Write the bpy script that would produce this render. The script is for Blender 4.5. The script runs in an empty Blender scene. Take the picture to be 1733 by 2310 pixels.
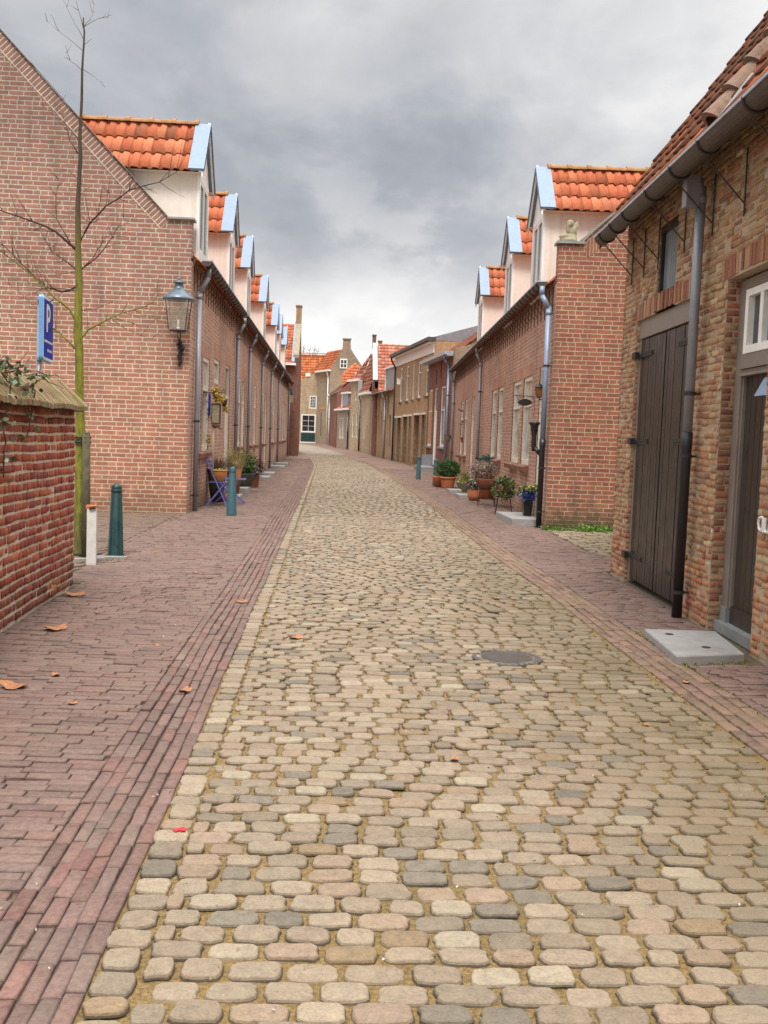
import bpy, bmesh, math, random
import numpy as np
from mathutils import Vector, Matrix
random.seed(7); rng=np.random.default_rng(7)
sc=bpy.context.scene; COL=sc.collection
V=Vector
# ------------------------------------------------------------------ scene bookkeeping
ORG={}
def link(o): COL.objects.link(o); return o
def tag(o,label=None,cat=None,group=None,kind=None):
    if label: o['label']=label
    if cat: o['category']=cat
    if group: o['group']=group
    if kind: o['kind']=kind
    return o
def thing(name,loc,label,cat,group=None):
    o=bpy.data.objects.new(name,None); link(o); o.location=loc; o.empty_display_size=.2
    ORG[o.name]=V(loc); return tag(o,label,cat,group)
def org(p): return ORG.get(p.name,V((0,0,0))) if p else V((0,0,0))
def gz(y):
    if y<55: return 0.
    if y<65: return .001*(y-55)**2
    return .1+.02*(min(y,112)-65)
# ------------------------------------------------------------------ mesh builder
class MB:
    def __init__(s): s.v=[];s.f=[];s.uv=[];s.c=[];s.m=[]
    def face(s,pts,uv=None,col=None,m=0):
        b=len(s.v); s.v.extend([tuple(p) for p in pts]); n=len(pts)
        s.f.append(tuple(range(b,b+n)))
        s.uv.append(uv if uv else [(0,0)]*n); s.c.append(col if col else (1,1,1)); s.m.append(m)
    def box(s,cx,cy,cz,sx,sy,sz,rz=0,col=None,m=0,tilt=0,taper=1.0):
        ca,sa=math.cos(rz),math.sin(rz); P=[]
        for k in (-1,1):
            t=1 if k<0 else taper
            for i,j in ((-1,-1),(1,-1),(1,1),(-1,1)):
                x,y,z=i*sx/2*t,j*sy/2*t,k*sz/2
                if tilt: x,z=x*math.cos(tilt)-z*math.sin(tilt),x*math.sin(tilt)+z*math.cos(tilt)
                P.append((cx+x*ca-y*sa,cy+x*sa+y*ca,cz+z))
        s.hexa(P,col,m)
    def hexa(s,P,col=None,m=0):
        for q in ((0,3,2,1),(4,5,6,7),(0,1,5,4),(1,2,6,5),(2,3,7,6),(3,0,4,7)):
            a=[P[i] for i in q]; e1=(V(a[1])-V(a[0])).length; e2=(V(a[3])-V(a[0])).length
            s.face(a,[(0,0),(e1,0),(e1,e2),(0,e2)],col,m)
    def tube(s,pts,r,n=8,col=None,m=0,caps=True):
        pts=[V(p) for p in pts]; rs=r if isinstance(r,(list,tuple)) else [r]*len(pts)
        rings=[]; 
        for i,p in enumerate(pts):
            d=(pts[min(i+1,len(pts)-1)]-pts[max(i-1,0)]).normalized()
            a=V((0,0,1)) if abs(d.z)<.9 else V((1,0,0))
            e1=d.cross(a).normalized(); e2=d.cross(e1)
            rings.append([p+(e1*math.cos(2*math.pi*k/n)+e2*math.sin(2*math.pi*k/n))*rs[i] for k in range(n)])
        b=len(s.v)
        for R in rings: s.v.extend([tuple(q) for q in R])
        for i in range(len(rings)-1):
            for k in range(n):
                k2=(k+1)%n
                s._f((b+i*n+k,b+i*n+k2,b+(i+1)*n+k2,b+(i+1)*n+k),col,m)
        if caps:
            s._f(tuple(b+k for k in range(n))[::-1],col,m); s._f(tuple(b+(len(rings)-1)*n+k for k in range(n)),col,m)
    def _f(s,idx,col=None,m=0):
        s.f.append(idx); s.uv.append([(0,0)]*len(idx)); s.c.append(col if col else (1,1,1)); s.m.append(m)
    def lathe(s,cx,cy,prof,n=20,col=None,m=0,sq=False,rz=0):
        b=len(s.v)
        for r,z in prof:
            for k in range(n):
                a=2*math.pi*k/n+rz
                q=1.0/max(abs(math.cos(a-rz)),abs(math.sin(a-rz))) if sq else 1
                s.v.append((cx+r*q*math.cos(a),cy+r*q*math.sin(a),z))
        for i in range(len(prof)-1):
            for k in range(n):
                k2=(k+1)%n; s._f((b+i*n+k,b+i*n+k2,b+(i+1)*n+k2,b+(i+1)*n+k),col,m)
        s._f(tuple(b+k for k in range(n))[::-1],col,m); s._f(tuple(b+(len(prof)-1)*n+k for k in range(n)),col,m)
    def ball(s,cx,cy,cz,rx,ry,rz_,n=14,h=9,col=None,m=0,jit=0):
        b=len(s.v)
        for i in range(h+1):
            t=math.pi*i/h
            for k in range(n):
                a=2*math.pi*k/n; j=1+random.uniform(-jit,jit)
                s.v.append((cx+rx*math.sin(t)*math.cos(a)*j,cy+ry*math.sin(t)*math.sin(a)*j,cz+rz_*math.cos(t)*j))
        for i in range(h):
            for k in range(n):
                k2=(k+1)%n; s._f((b+i*n+k,b+(i+1)*n+k,b+(i+1)*n+k2,b+i*n+k2),col,m)
    def build(s,name,mats,parent=None,smooth=False):
        if not isinstance(mats,(list,tuple)): mats=[mats]
        me=bpy.data.meshes.new(name); O=org(parent)
        n=len(s.v); va=np.array(s.v,dtype=np.float32).reshape(-1,3)-np.array(O,dtype=np.float32)
        me.from_pydata(va.tolist(),[],s.f)
        me.uv_layers.new(name='UVMap'); me.attributes.new('Col','FLOAT_COLOR','CORNER')
        uvl=me.uv_layers['UVMap']; cl=me.attributes['Col']; U=[];Cc=[]
        for f,u,c in zip(s.f,s.uv,s.c):
            for q in u: U.extend(q)
            Cc.extend((c[0],c[1],c[2],1.0)*len(f))
        uvl.data.foreach_set('uv',U); cl.data.foreach_set('color',Cc)
        me.polygons.foreach_set('material_index',s.m)
        if smooth: me.polygons.foreach_set('use_smooth',[True]*len(s.f))
        for m in mats: me.materials.append(m)
        me.update()
        o=bpy.data.objects.new(name,me); link(o)
        if parent: o.parent=parent; ORG[o.name]=O
        return o
def npmesh(name,verts,faces,cols,mat,parent=None):
    """verts (N,3), faces (M,4) quads, cols (M,3)"""
    me=bpy.data.meshes.new(name); O=np.array(org(parent),dtype=np.float32)
    verts=np.asarray(verts,np.float32)-O
    me.vertices.add(len(verts)); me.vertices.foreach_set('co',verts.ravel())
    M=len(faces); me.loops.add(M*4); me.loops.foreach_set('vertex_index',np.asarray(faces,np.int32).ravel())
    me.polygons.add(M); me.polygons.foreach_set('loop_start',np.arange(0,M*4,4,dtype=np.int32)); me.polygons.foreach_set('loop_total',np.full(M,4,np.int32))
    me.update(calc_edges=True)
    cl=me.attributes.new('Col','FLOAT_COLOR','CORNER')
    c4=np.ones((M,4,4),np.float32); c4[:,:,:3]=np.asarray(cols,np.float32)[:,None,:]
    cl.data.foreach_set('color',c4.ravel())
    me.materials.append(mat)
    o=bpy.data.objects.new(name,me); link(o)
    if parent: o.parent=parent; ORG[o.name]=org(parent)
    return o
# ------------------------------------------------------------------ facade frame
class Fr:
    def __init__(s,A,B,z0=0,flip=False):
        s.A=V((A[0],A[1],z0)); t=V((B[0]-A[0],B[1]-A[1],0)); s.L=t.length; s.t=t.normalized()
        n=V((-s.t.y,s.t.x,0)); s.n=-n if flip else n
    def P(s,u,z,o=0): return s.A+s.t*u+s.n*o+V((0,0,z))
def fbox(mb,fr,u0,u1,z0,z1,o0,o1,col=None,m=0):
    P=[fr.P(u0,z0,o0),fr.P(u1,z0,o0),fr.P(u1,z0,o1),fr.P(u0,z0,o1),fr.P(u0,z1,o0),fr.P(u1,z1,o0),fr.P(u1,z1,o1),fr.P(u0,z1,o1)]
    if (P[1]-P[0]).cross(P[3]-P[0]).z<0: P=[P[1],P[0],P[3],P[2],P[5],P[4],P[7],P[6]]
    mb.hexa(P,col,m)
def facade(mb,fr,u0,u1,z0,z1,holes=(),depth=.1,m=0,rm=1,lintel=True):
    us=sorted({u0,u1,*[h[0] for h in holes],*[h[1] for h in holes]}); zs=sorted({z0,z1,*[h[2] for h in holes],*[h[3] for h in holes]})
    us=[u for u in us if u0<=u<=u1]; zs=[z for z in zs if z0<=z<=z1]
    for a,b in zip(us,us[1:]):
        for c,d in zip(zs,zs[1:]):
            mu,mz=(a+b)/2,(c+d)/2
            if any(h[0]<mu<h[1] and h[2]<mz<h[3] for h in holes): continue
            mb.face([fr.P(a,c),fr.P(b,c),fr.P(b,d),fr.P(a,d)],[(a,c),(b,c),(b,d),(a,d)],None,m)
    for h in holes:
        a,b,c,d=h[:4]; D=-depth
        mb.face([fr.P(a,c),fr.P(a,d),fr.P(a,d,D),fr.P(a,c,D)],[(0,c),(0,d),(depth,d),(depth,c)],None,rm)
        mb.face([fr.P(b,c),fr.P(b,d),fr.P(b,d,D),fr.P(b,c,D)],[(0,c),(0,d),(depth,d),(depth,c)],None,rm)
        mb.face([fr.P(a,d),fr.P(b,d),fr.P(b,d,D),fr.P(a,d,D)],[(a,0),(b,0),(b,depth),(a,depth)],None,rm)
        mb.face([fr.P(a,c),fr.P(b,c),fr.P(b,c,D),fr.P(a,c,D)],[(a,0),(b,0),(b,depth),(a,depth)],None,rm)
# ------------------------------------------------------------------ materials
def newmat(name):
    m=bpy.data.materials.new(name); m.use_nodes=True; nt=m.node_tree; nt.nodes.clear()
    out=nt.nodes.new('ShaderNodeOutputMaterial'); b=nt.nodes.new('ShaderNodeBsdfPrincipled'); nt.links.new(b.outputs[0],out.inputs[0])
    return m,nt,b
def N(nt,t,**k):
    n=nt.nodes.new('ShaderNode'+t)
    for a,v in k.items(): setattr(n,a,v)
    return n
def math_(nt,op,a,b=None,c=None,clamp=False):
    n=N(nt,'Math',operation=op,use_clamp=clamp)
    for i,x in enumerate((a,b,c)):
        if x is None: continue
        if isinstance(x,(int,float)): n.inputs[i].default_value=x
        else: nt.links.new(x,n.inputs[i])
    return n.outputs[0]
def mix_(nt,fac,a,b,bt='MIX'):
    n=N(nt,'Mix',data_type='RGBA',blend_type=bt)
    for i,x in ((0,fac),(6,a),(7,b)):
        if isinstance(x,(int,float)): n.inputs[i].default_value=x
        elif isinstance(x,(tuple,list)): n.inputs[i].default_value=(*x[:3],1)
        else: nt.links.new(x,n.inputs[i])
    return n.outputs[2]
def noise_(nt,vec,scale,detail=3,rough=.55,dist=0):
    n=N(nt,'TexNoise'); n.inputs['Scale'].default_value=scale; n.inputs['Detail'].default_value=detail
    n.inputs['Roughness'].default_value=rough; n.inputs['Distortion'].default_value=dist
    if vec is not None: nt.links.new(vec,n.inputs['Vector'])
    return n.outputs['Fac']
def ramp_(nt,fac,stops,interp='LINEAR'):
    n=N(nt,'ValToRGB'); r=n.color_ramp; r.interpolation=interp
    while len(r.elements)<len(stops): r.elements.new(.5)
    for e,(p,c) in zip(r.elements,stops):
        e.position=p; e.color=(*(c if isinstance(c,(tuple,list)) else (c,c,c)),1)
    nt.links.new(fac,n.inputs[0]); return n.outputs[0]
def maprange(nt,x,a,b,c=0,d=1,smooth=False):
    n=N(nt,'MapRange'); n.interpolation_type='SMOOTHSTEP' if smooth else 'LINEAR'
    nt.links.new(x,n.inputs[0])
    for i,v in zip((1,2,3,4),(a,b,c,d)): n.inputs[i].default_value=v
    return n.outputs[0]
def bump_(nt,h,b,strength=.5,dist=.01,prev=None):
    n=N(nt,'Bump'); n.inputs['Strength'].default_value=strength; n.inputs['Distance'].default_value=dist
    nt.links.new(h,n.inputs['Height'])
    if prev is not None: nt.links.new(prev,n.inputs['Normal'])
    nt.links.new(n.outputs[0],b.inputs['Normal']); return n.outputs[0]
def geo_pos(nt): return N(nt,'NewGeometry').outputs['Position']
def plain(name,col,var=.15,scale=8,rough=.6,metal=0,bump=.2,dirt=0,usecol=False,spec=.5,streak=False,dirtcol=(.10,.08,.05)):
    m,nt,b=newmat(name); p=geo_pos(nt)
    n1=noise_(nt,p,scale,5,.6); n2=noise_(nt,p,scale*6,3)
    f=math_(nt,'ADD',math_(nt,'MULTIPLY',n1,.6),math_(nt,'MULTIPLY',n2,.4))
    lo=tuple(c*(1-var*1.6) for c in col); hi=tuple(min(1,c*(1+var*1.6)) for c in col)
    c=ramp_(nt,f,[(.3,lo),(.7,hi)])
    if usecol:
        a=N(nt,'Attribute',attribute_name='Col'); c=mix_(nt,1.0,a.outputs['Color'],c,'MULTIPLY')
    if streak:
        mp=N(nt,'Mapping'); mp.inputs['Scale'].default_value=(6,6,.35); nt.links.new(p,mp.inputs[0])
        s=noise_(nt,mp.outputs[0],1.4,4,.6); c=mix_(nt,maprange(nt,s,.48,.75,0,.45),c,dirtcol)
    if dirt:
        d=noise_(nt,p,1.7,6,.65); c=mix_(nt,maprange(nt,d,.5,.75,0,dirt),c,dirtcol)
    nt.links.new(c,b.inputs['Base Color']); b.inputs['Roughness'].default_value=rough; b.inputs['Metallic'].default_value=metal
    b.inputs['Specular IOR Level'].default_value=spec
    if rough<.7:
        nt.links.new(maprange(nt,n1,.3,.7,max(.05,rough-.12),min(1,rough+.15)),b.inputs['Roughness'])
    if bump: bump_(nt,f,b,bump,.01)
    return m
def brick(name,pal,mortar,L=.27,H=.083,j=.018,bump=.7,grime_shade=.35,top=4.0,header=.22,hue=.06,noisy=.004,vert=False,moss=0,tone=1.0,hgrad=False):
    """brick pattern laid out in metres on the UVs"""
    m,nt,b=newmat(name); uv=N(nt,'UVMap').outputs[0]; pos=geo_pos(nt)
    nz=N(nt,'TexNoise'); nz.inputs['Scale'].default_value=14; nz.inputs['Detail'].default_value=3; nt.links.new(uv,nz.inputs['Vector'])
    off=N(nt,'VectorMath',operation='SUBTRACT'); nt.links.new(nz.outputs['Color'],off.inputs[0]); off.inputs[1].default_value=(.5,.5,.5)
    sc_=N(nt,'VectorMath',operation='SCALE'); nt.links.new(off.outputs[0],sc_.inputs[0]); sc_.inputs['Scale'].default_value=noisy*4
    ad=N(nt,'VectorMath',operation='ADD'); nt.links.new(uv,ad.inputs[0]); nt.links.new(sc_.outputs[0],ad.inputs[1])
    sx=N(nt,'SeparateXYZ'); nt.links.new(ad.outputs[0],sx.inputs[0]); u,v=sx.outputs[0],sx.outputs[1]
    if vert: u,v=v,u
    r=math_(nt,'DIVIDE',v,H); row=math_(nt,'FLOOR',r); fy=math_(nt,'SUBTRACT',r,row)
    wn=N(nt,'TexWhiteNoise',noise_dimensions='1D'); nt.links.new(row,wn.inputs['W'])
    o=math_(nt,'ADD',math_(nt,'MULTIPLY',math_(nt,'MODULO',row,2.0),.5),math_(nt,'MULTIPLY',wn.outputs['Value'],.28))
    if vert: o=0.0
    q=math_(nt,'ADD',math_(nt,'DIVIDE',u,L),o); colm=math_(nt,'FLOOR',q); fx=math_(nt,'SUBTRACT',q,colm)
    cid=N(nt,'CombineXYZ'); nt.links.new(colm,cid.inputs[0]); nt.links.new(row,cid.inputs[1])
    w2=N(nt,'TexWhiteNoise',noise_dimensions='3D'); nt.links.new(cid.outputs[0],w2.inputs['Vector'])
    hd=math_(nt,'LESS_THAN',w2.outputs['Value'],header)
    f2=math_(nt,'MULTIPLY',fx,2.0); c2=math_(nt,'FLOOR',f2); ff2=math_(nt,'SUBTRACT',f2,c2)
    dh=math_(nt,'MULTIPLY',math_(nt,'MINIMUM',ff2,math_(nt,'SUBTRACT',1.0,ff2)),L/2)
    ds=math_(nt,'MULTIPLY',math_(nt,'MINIMUM',fx,math_(nt,'SUBTRACT',1.0,fx)),L)
    mx=N(nt,'Mix',data_type='FLOAT'); nt.links.new(hd,mx.inputs[0]); nt.links.new(ds,mx.inputs[2]); nt.links.new(dh,mx.inputs[3])
    dx=mx.outputs[0]; dy=math_(nt,'MULTIPLY',math_(nt,'MINIMUM',fy,math_(nt,'SUBTRACT',1.0,fy)),H)
    d=math_(nt,'MINIMUM',dx,dy); mask=maprange(nt,d,j*.32,j*.62,0,1,True)
    c3=N(nt,'CombineXYZ'); nt.links.new(colm,c3.inputs[0]); nt.links.new(row,c3.inputs[1]); nt.links.new(math_(nt,'MULTIPLY',hd,math_(nt,'ADD',c2,1.0)),c3.inputs[2])
    w3=N(nt,'TexWhiteNoise',noise_dimensions='3D'); nt.links.new(c3.outputs[0],w3.inputs['Vector'])
    stops=[(i/max(1,len(pal)-1),tuple(x*tone for x in p)) for i,p in enumerate(pal)]
    bc=ramp_(nt,w3.outputs['Value'],stops)
    n1=noise_(nt,uv,42,4,.65); n2=noise_(nt,pos,.55,5,.6); n3=noise_(nt,uv,5,4,.6)
    bc=mix_(nt,1.0,bc,ramp_(nt,n1,[(.25,.72),(.75,1.25)]),'MULTIPLY')
    bc=mix_(nt,1.0,bc,ramp_(nt,n3,[(.3,.86),(.7,1.14)]),'MULTIPLY')
    mc=mix_(nt,1.0,mortar,ramp_(nt,n3,[(.2,.7),(.75,1.15)]),'MULTIPLY')
    c=mix_(nt,mask,mc,bc)
    c=mix_(nt,1.0,c,ramp_(nt,n2,[(.3,.84),(.65,1.1)]),'MULTIPLY')
    ps=N(nt,'SeparateXYZ'); nt.links.new(pos,ps.inputs[0]); z=ps.outputs[2]
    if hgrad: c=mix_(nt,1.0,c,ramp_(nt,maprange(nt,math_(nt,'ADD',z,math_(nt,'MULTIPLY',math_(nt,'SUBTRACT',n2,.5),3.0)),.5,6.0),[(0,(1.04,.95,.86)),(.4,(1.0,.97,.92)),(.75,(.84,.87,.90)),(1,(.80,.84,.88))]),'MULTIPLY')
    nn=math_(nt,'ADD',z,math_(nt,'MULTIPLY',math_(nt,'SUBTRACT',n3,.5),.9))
    low=maprange(nt,nn,.02,.6,grime_shade,0,True); c=mix_(nt,low,c,(.10,.085,.05))  # wall foot darkened: dirt plus contact shade put into the colour
    hi=maprange(nt,nn,top-.6,top+.7,0,grime_shade*.5,True); c=mix_(nt,hi,c,(.09,.075,.06))  # upper band: grime together with shade under the eaves, painted into the brick
    if moss: c=mix_(nt,maprange(nt,nn,.0,.35,moss,0,True),c,(.06,.075,.02))
    mp=N(nt,'Mapping'); mp.inputs['Scale'].default_value=(3,3,.25); nt.links.new(pos,mp.inputs[0])
    st=noise_(nt,mp.outputs[0],1.5,4,.6); c=mix_(nt,maprange(nt,st,.50,.76,0,.42),c,(.11,.08,.06))
    nt.links.new(c,b.inputs['Base Color']); b.inputs['Roughness'].default_value=.88; b.inputs['Specular IOR Level'].default_value=.25
    h=math_(nt,'ADD',math_(nt,'MULTIPLY',mask,.7),math_(nt,'MULTIPLY',n1,.3)); bump_(nt,h,b,bump,.012)
    return m
def colmat(name,rough=.8,nscale=30,lo=.75,hi=1.2,bump=.4,speck=True,dirt=0,dirtcol=(.12,.09,.04),spec=.3,moss=0,ground=False):
    """per-piece colour from the mesh attribute, broken up by noise"""
    m,nt,b=newmat(name); a=N(nt,'Attribute',attribute_name='Col').outputs['Color']; p=geo_pos(nt)
    n1=noise_(nt,p,nscale,5,.65); n2=noise_(nt,p,nscale*5,2,.5); n3=noise_(nt,p,1.3,5,.6)
    c=mix_(nt,1.0,a,ramp_(nt,n1,[(.3,lo),(.7,hi)]),'MULTIPLY')
    if speck: c=mix_(nt,1.0,c,ramp_(nt,n2,[(.3,.86),(.7,1.12)]),'MULTIPLY')
    c=mix_(nt,1.0,c,ramp_(nt,n3,[(.3,.9),(.7,1.08)]),'MULTIPLY')
    if dirt:
        dn=math_(nt,'ADD',math_(nt,'MULTIPLY',n3,.6),math_(nt,'MULTIPLY',n1,.4)); c=mix_(nt,maprange(nt,dn,.46,.62,0,dirt),c,dirtcol)
    if ground:   # dirt gathers toward the gutter on the east side of the road
        ps=N(nt,'SeparateXYZ'); nt.links.new(p,ps.inputs[0])
        g=math_(nt,'MULTIPLY',maprange(nt,ps.outputs[0],.9,2.2,0,1,True),maprange(nt,ps.outputs[1],22,8,0,1,True))
        g=math_(nt,'MULTIPLY',g,maprange(nt,math_(nt,'ADD',math_(nt,'MULTIPLY',n3,.5),math_(nt,'MULTIPLY',n1,.5)),.40,.60,.10,.85))
        c=mix_(nt,g,c,(.165,.125,.065))
    if ground:
        c=mix_(nt,maprange(nt,noise_(nt,p,75,3,.7),.60,.72,0,.55),c,(.07,.055,.04)); c=mix_(nt,maprange(nt,noise_(nt,p,11,6,.7,1.2),.55,.75,0,.35),c,(.13,.10,.07))
    if moss:
        c=mix_(nt,maprange(nt,noise_(nt,p,6,5,.7),.5,.68,0,moss),c,(.16,.15,.02))
    nt.links.new(c,b.inputs['Base Color']); b.inputs['Roughness'].default_value=rough; b.inputs['Specular IOR Level'].default_value=spec
    if bump: bump_(nt,math_(nt,'ADD',math_(nt,'MULTIPLY',n1,.6),math_(nt,'MULTIPLY',n2,.4)),b,bump,.006)
    return m
def glassmat(name,col=(.02,.022,.025),rough=.06):
    m,nt,b=newmat(name); p=geo_pos(nt); n=noise_(nt,p,3,3)
    nt.links.new(ramp_(nt,n,[(.35,tuple(c*.6 for c in col)),(.65,tuple(c*1.8 for c in col))]),b.inputs['Base Color'])
    b.inputs['Roughness'].default_value=rough; b.inputs['Specular IOR Level'].default_value=.8
    bump_(nt,noise_(nt,p,1.5,2),b,.06,.02); return m
M={}
PINK=[(.37,.18,.135),(.44,.215,.155),(.40,.185,.135),(.47,.235,.17),(.35,.175,.14),(.43,.19,.13),(.45,.205,.145)]
RED=[(.33,.12,.072),(.27,.10,.066),(.37,.145,.085),(.30,.11,.072),(.24,.095,.065),(.345,.125,.075),(.31,.13,.085)]
M['gable']=brick('gable_brick',PINK,(.66,.56,.44),.275,.085,.021,grime_shade=.34,top=6.5,header=.15,hgrad=True)
M['front']=brick('front_brick',[(.46,.25,.175),(.53,.30,.215),(.43,.23,.165),(.56,.32,.235),(.48,.25,.175)],(.62,.51,.40),.275,.085,.018,bump=.5,grime_shade=.35,top=4.9)
M['reveal']=brick('reveal_brick',[(.30,.075,.045),(.24,.06,.04),(.36,.10,.06)],(.48,.40,.32),.2,.085,.018,grime_shade=.3)
M['frontR']=brick('front_brick_east',[(.45,.24,.17),(.51,.275,.20),(.41,.21,.155),(.54,.30,.225)],(.62,.52,.40),.265,.082,.017,bump=.5,grime_shade=.3,top=4.7)
M['endR']=brick('end_wall_brick',RED,(.52,.42,.30),.265,.082,.0155,grime_shade=.6,top=5.2,moss=.55)
M['darkred']=brick('dark_red_brick',[(.20,.055,.04),(.26,.08,.055),(.16,.05,.04)],(.36,.28,.22),.22,.065,.014,grime_shade=.3,top=6)
M['ochre']=brick('ochre_brick',[(.48,.29,.15),(.54,.34,.19),(.43,.26,.13),(.51,.31,.17)],(.40,.32,.22),.22,.065,.014,grime_shade=.3,top=7)
M['ochreb']=brick('rough_brown_brick',[(.26,.12,.07),(.32,.17,.09),(.22,.10,.06),(.36,.20,.11)],(.36,.29,.2),.2,.07,.018,grime_shade=.45)
M['stone']=brick('weathered_yellow_brick',[(.45,.32,.195),(.51,.38,.24),(.40,.28,.17),(.47,.33,.20),(.54,.42,.28)],(.52,.42,.30),.2,.06,.016,grime_shade=.4,top=8,bump=.5)
M['grey']=brick('grey_brown_brick',[(.33,.25,.175),(.39,.295,.205),(.29,.22,.155),(.42,.32,.22)],(.38,.31,.23),.2,.06,.014,grime_shade=.35,top=8,bump=.4)
M['soldier']=brick('soldier_course',[(.29,.165,.135),(.33,.185,.15),(.26,.15,.125)],(.66,.56,.44),.225,.085,.02,vert=True,header=0,grime_shade=.1,top=20)
M['mortar']=plain('mortar_bed',(.42,.32,.22),.2,9,.95,bump=.6,dirt=.3)
M['mortarG']=plain('garden_wall_mortar',(.62,.52,.40),.2,11,.95,bump=.7,dirt=.35)
M['bricks']=colmat('loose_brick',.9,38,.7,1.25,.8,dirt=.25,dirtcol=(.13,.10,.06))
M['white']=plain('white_paint',(.86,.85,.81),.06,5,.45,bump=.05,dirt=.12,dirtcol=(.4,.36,.3))
M['cream']=plain('cream_paint',(.80,.76,.65),.06,5,.45,bump=.05,dirt=.15,dirtcol=(.4,.34,.25))
M['plaster']=plain('pale_pink_board',(.84,.745,.66),.05,3,.7,bump=.12,dirt=.15,dirtcol=(.5,.42,.34),streak=True)
M['zinc']=plain('zinc_sheet',(.25,.335,.46),.10,4,.5,metal=.1,bump=.08,streak=True,dirtcol=(.25,.3,.36))
M['pipe']=plain('grey_pipe',(.27,.28,.31),.12,6,.42,metal=.25,bump=.08,dirt=.25,dirtcol=(.16,.13,.1))
M['pipeblue']=plain('blue_grey_pipe',(.25,.33,.46),.12,6,.4,metal=.2,bump=.08,dirt=.2)
M['castiron']=plain('black_cast_iron',(.018,.018,.022),.2,8,.4,bump=.1)
M['gutter']=plain('weathered_zinc_gutter',(.085,.072,.062),.25,4,.5,metal=.25,bump=.15,dirt=.4,dirtcol=(.05,.045,.035))
M['lip']=plain('gutter_lip_zinc',(.45,.48,.53),.15,6,.4,metal=.3,bump=.05)
M['iron']=plain('wrought_iron',(.03,.027,.026),.2,20,.6,bump=.2)
M['tile']=colmat('clay_pantile',.85,12,.74,1.2,.45,dirt=.34,dirtcol=(.13,.06,.03),spec=.35)
M['tileold']=colmat('old_clay_pantile',.8,14,.6,1.25,.6,dirt=.55,dirtcol=(.085,.06,.035),spec=.3)
M['ridge']=plain('ridge_tile_mossy',(.40,.20,.08),.25,7,.85,bump=.4,dirt=.5,dirtcol=(.20,.16,.06))
M['ridgeold']=plain('old_hip_tile',(.22,.13,.09),.35,5,.9,bump=.8,dirt=.7,dirtcol=(.26,.22,.16))
M['glass']=glassmat('window_glass')
M['curtain']=glassmat('curtained_glass',(.36,.35,.31),.12)
M['glassblue']=glassmat('sky_glass',(.10,.12,.14),.1)
M['wooddark']=plain('dark_stained_planks',(.027,.023,.019),.25,5,.36,bump=.25,streak=True,dirtcol=(.07,.06,.05))
M['taupe']=plain('taupe_timber',(.235,.195,.165),.10,5,.5,bump=.15,dirt=.2)
M['shutter']=plain('grey_blue_planks',(.16,.20,.22),.15,6,.4,bump=.2,streak=True,dirtcol=(.4,.45,.48))
M['concrete']=plain('concrete_slab',(.33,.32,.31),.12,9,.85,bump=.35,dirt=.5,dirtcol=(.15,.13,.1))
M['conside']=plain('bluestone_threshold',(.25,.26,.26),.12,9,.8,bump=.3,dirt=.3)
M['green']=plain('dark_green_paint',(.010,.045,.045),.15,8,.32,bump=.08,dirt=.1)
M['greenlite']=plain('faded_green_paint',(.03,.095,.115),.15,8,.38,bump=.08,dirt=.15)
M['whitepost']=plain('chipped_white_paint',(.66,.64,.60),.10,9,.6,bump=.3,dirt=.35,dirtcol=(.2,.17,.13))
M['orange']=plain('orange_band',(.62,.17,.03),.1,9,.6)
M['bluesign']=plain('sign_blue_enamel',(.006,.035,.40),.05,3,.55,bump=0,spec=.15)
M['bluesignedge']=plain('sign_light_blue_edge',(.13,.33,.62),.08,3,.35,bump=0)
M['signwhite']=plain('sign_white',(.85,.85,.85),.03,3,.35,bump=0)
M['blue']=plain('blue_chair_paint',(.13,.14,.42),.15,8,.4,bump=.1,dirt=.12)
M['terra']=plain('terracotta',(.44,.15,.06),.18,6,.8,bump=.25,dirt=.3,dirtcol=(.25,.15,.09))
M['terrad']=plain('dark_terracotta',(.20,.065,.04),.2,6,.75,bump=.25,dirt=.3)
M['urn']=plain('mossy_stone_urn',(.24,.22,.15),.2,8,.9,bump=.4,dirt=.5,dirtcol=(.12,.13,.05))
M['blackpot']=plain('black_glazed_pot',(.012,.011,.012),.2,8,.3,bump=.05)
M['pottery']=plain('dark_planter',(.05,.055,.04),.2,8,.7,bump=.2)
M['statue']=plain('lichen_stone',(.34,.29,.20),.25,14,.95,bump=.7,dirt=.5,dirtcol=(.14,.12,.07))
M['leadcap']=plain('lead_capping',(.27,.29,.27),.15,6,.6,metal=.2,bump=.1)
M['leaf']=colmat('leaf',.6,25,.75,1.25,.1,speck=False)
M['bark']=plain('moss_covered_bark',(.20,.20,.022),.45,16,.9,bump=.5,dirt=.5,dirtcol=(.10,.095,.045))
m,nt,b=newmat('young_tree_bark'); p=geo_pos(nt); ps=N(nt,'SeparateXYZ'); nt.links.new(p,ps.inputs[0])
mpk=N(nt,'Mapping'); mpk.inputs['Scale'].default_value=(10,10,3); nt.links.new(p,mpk.inputs[0]); nb=noise_(nt,mpk.outputs[0],2.2,6,.7); nb2=noise_(nt,p,55,4,.6)
moss_=ramp_(nt,nb,[(.32,(.085,.075,.03)),(.46,(.19,.185,.025)),(.62,(.27,.26,.03))]); dk=ramp_(nt,nb,[(.3,(.05,.03,.02)),(.7,(.11,.075,.05))])
zz_=math_(nt,'ADD',ps.outputs[2],math_(nt,'MULTIPLY',math_(nt,'SUBTRACT',nb,.5),2.2)); cm=mix_(nt,maprange(nt,zz_,2.9,4.5,0,1,True),moss_,dk); cm=mix_(nt,maprange(nt,zz_,.1,.9,.75,0,True),cm,(.10,.095,.035))
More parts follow.
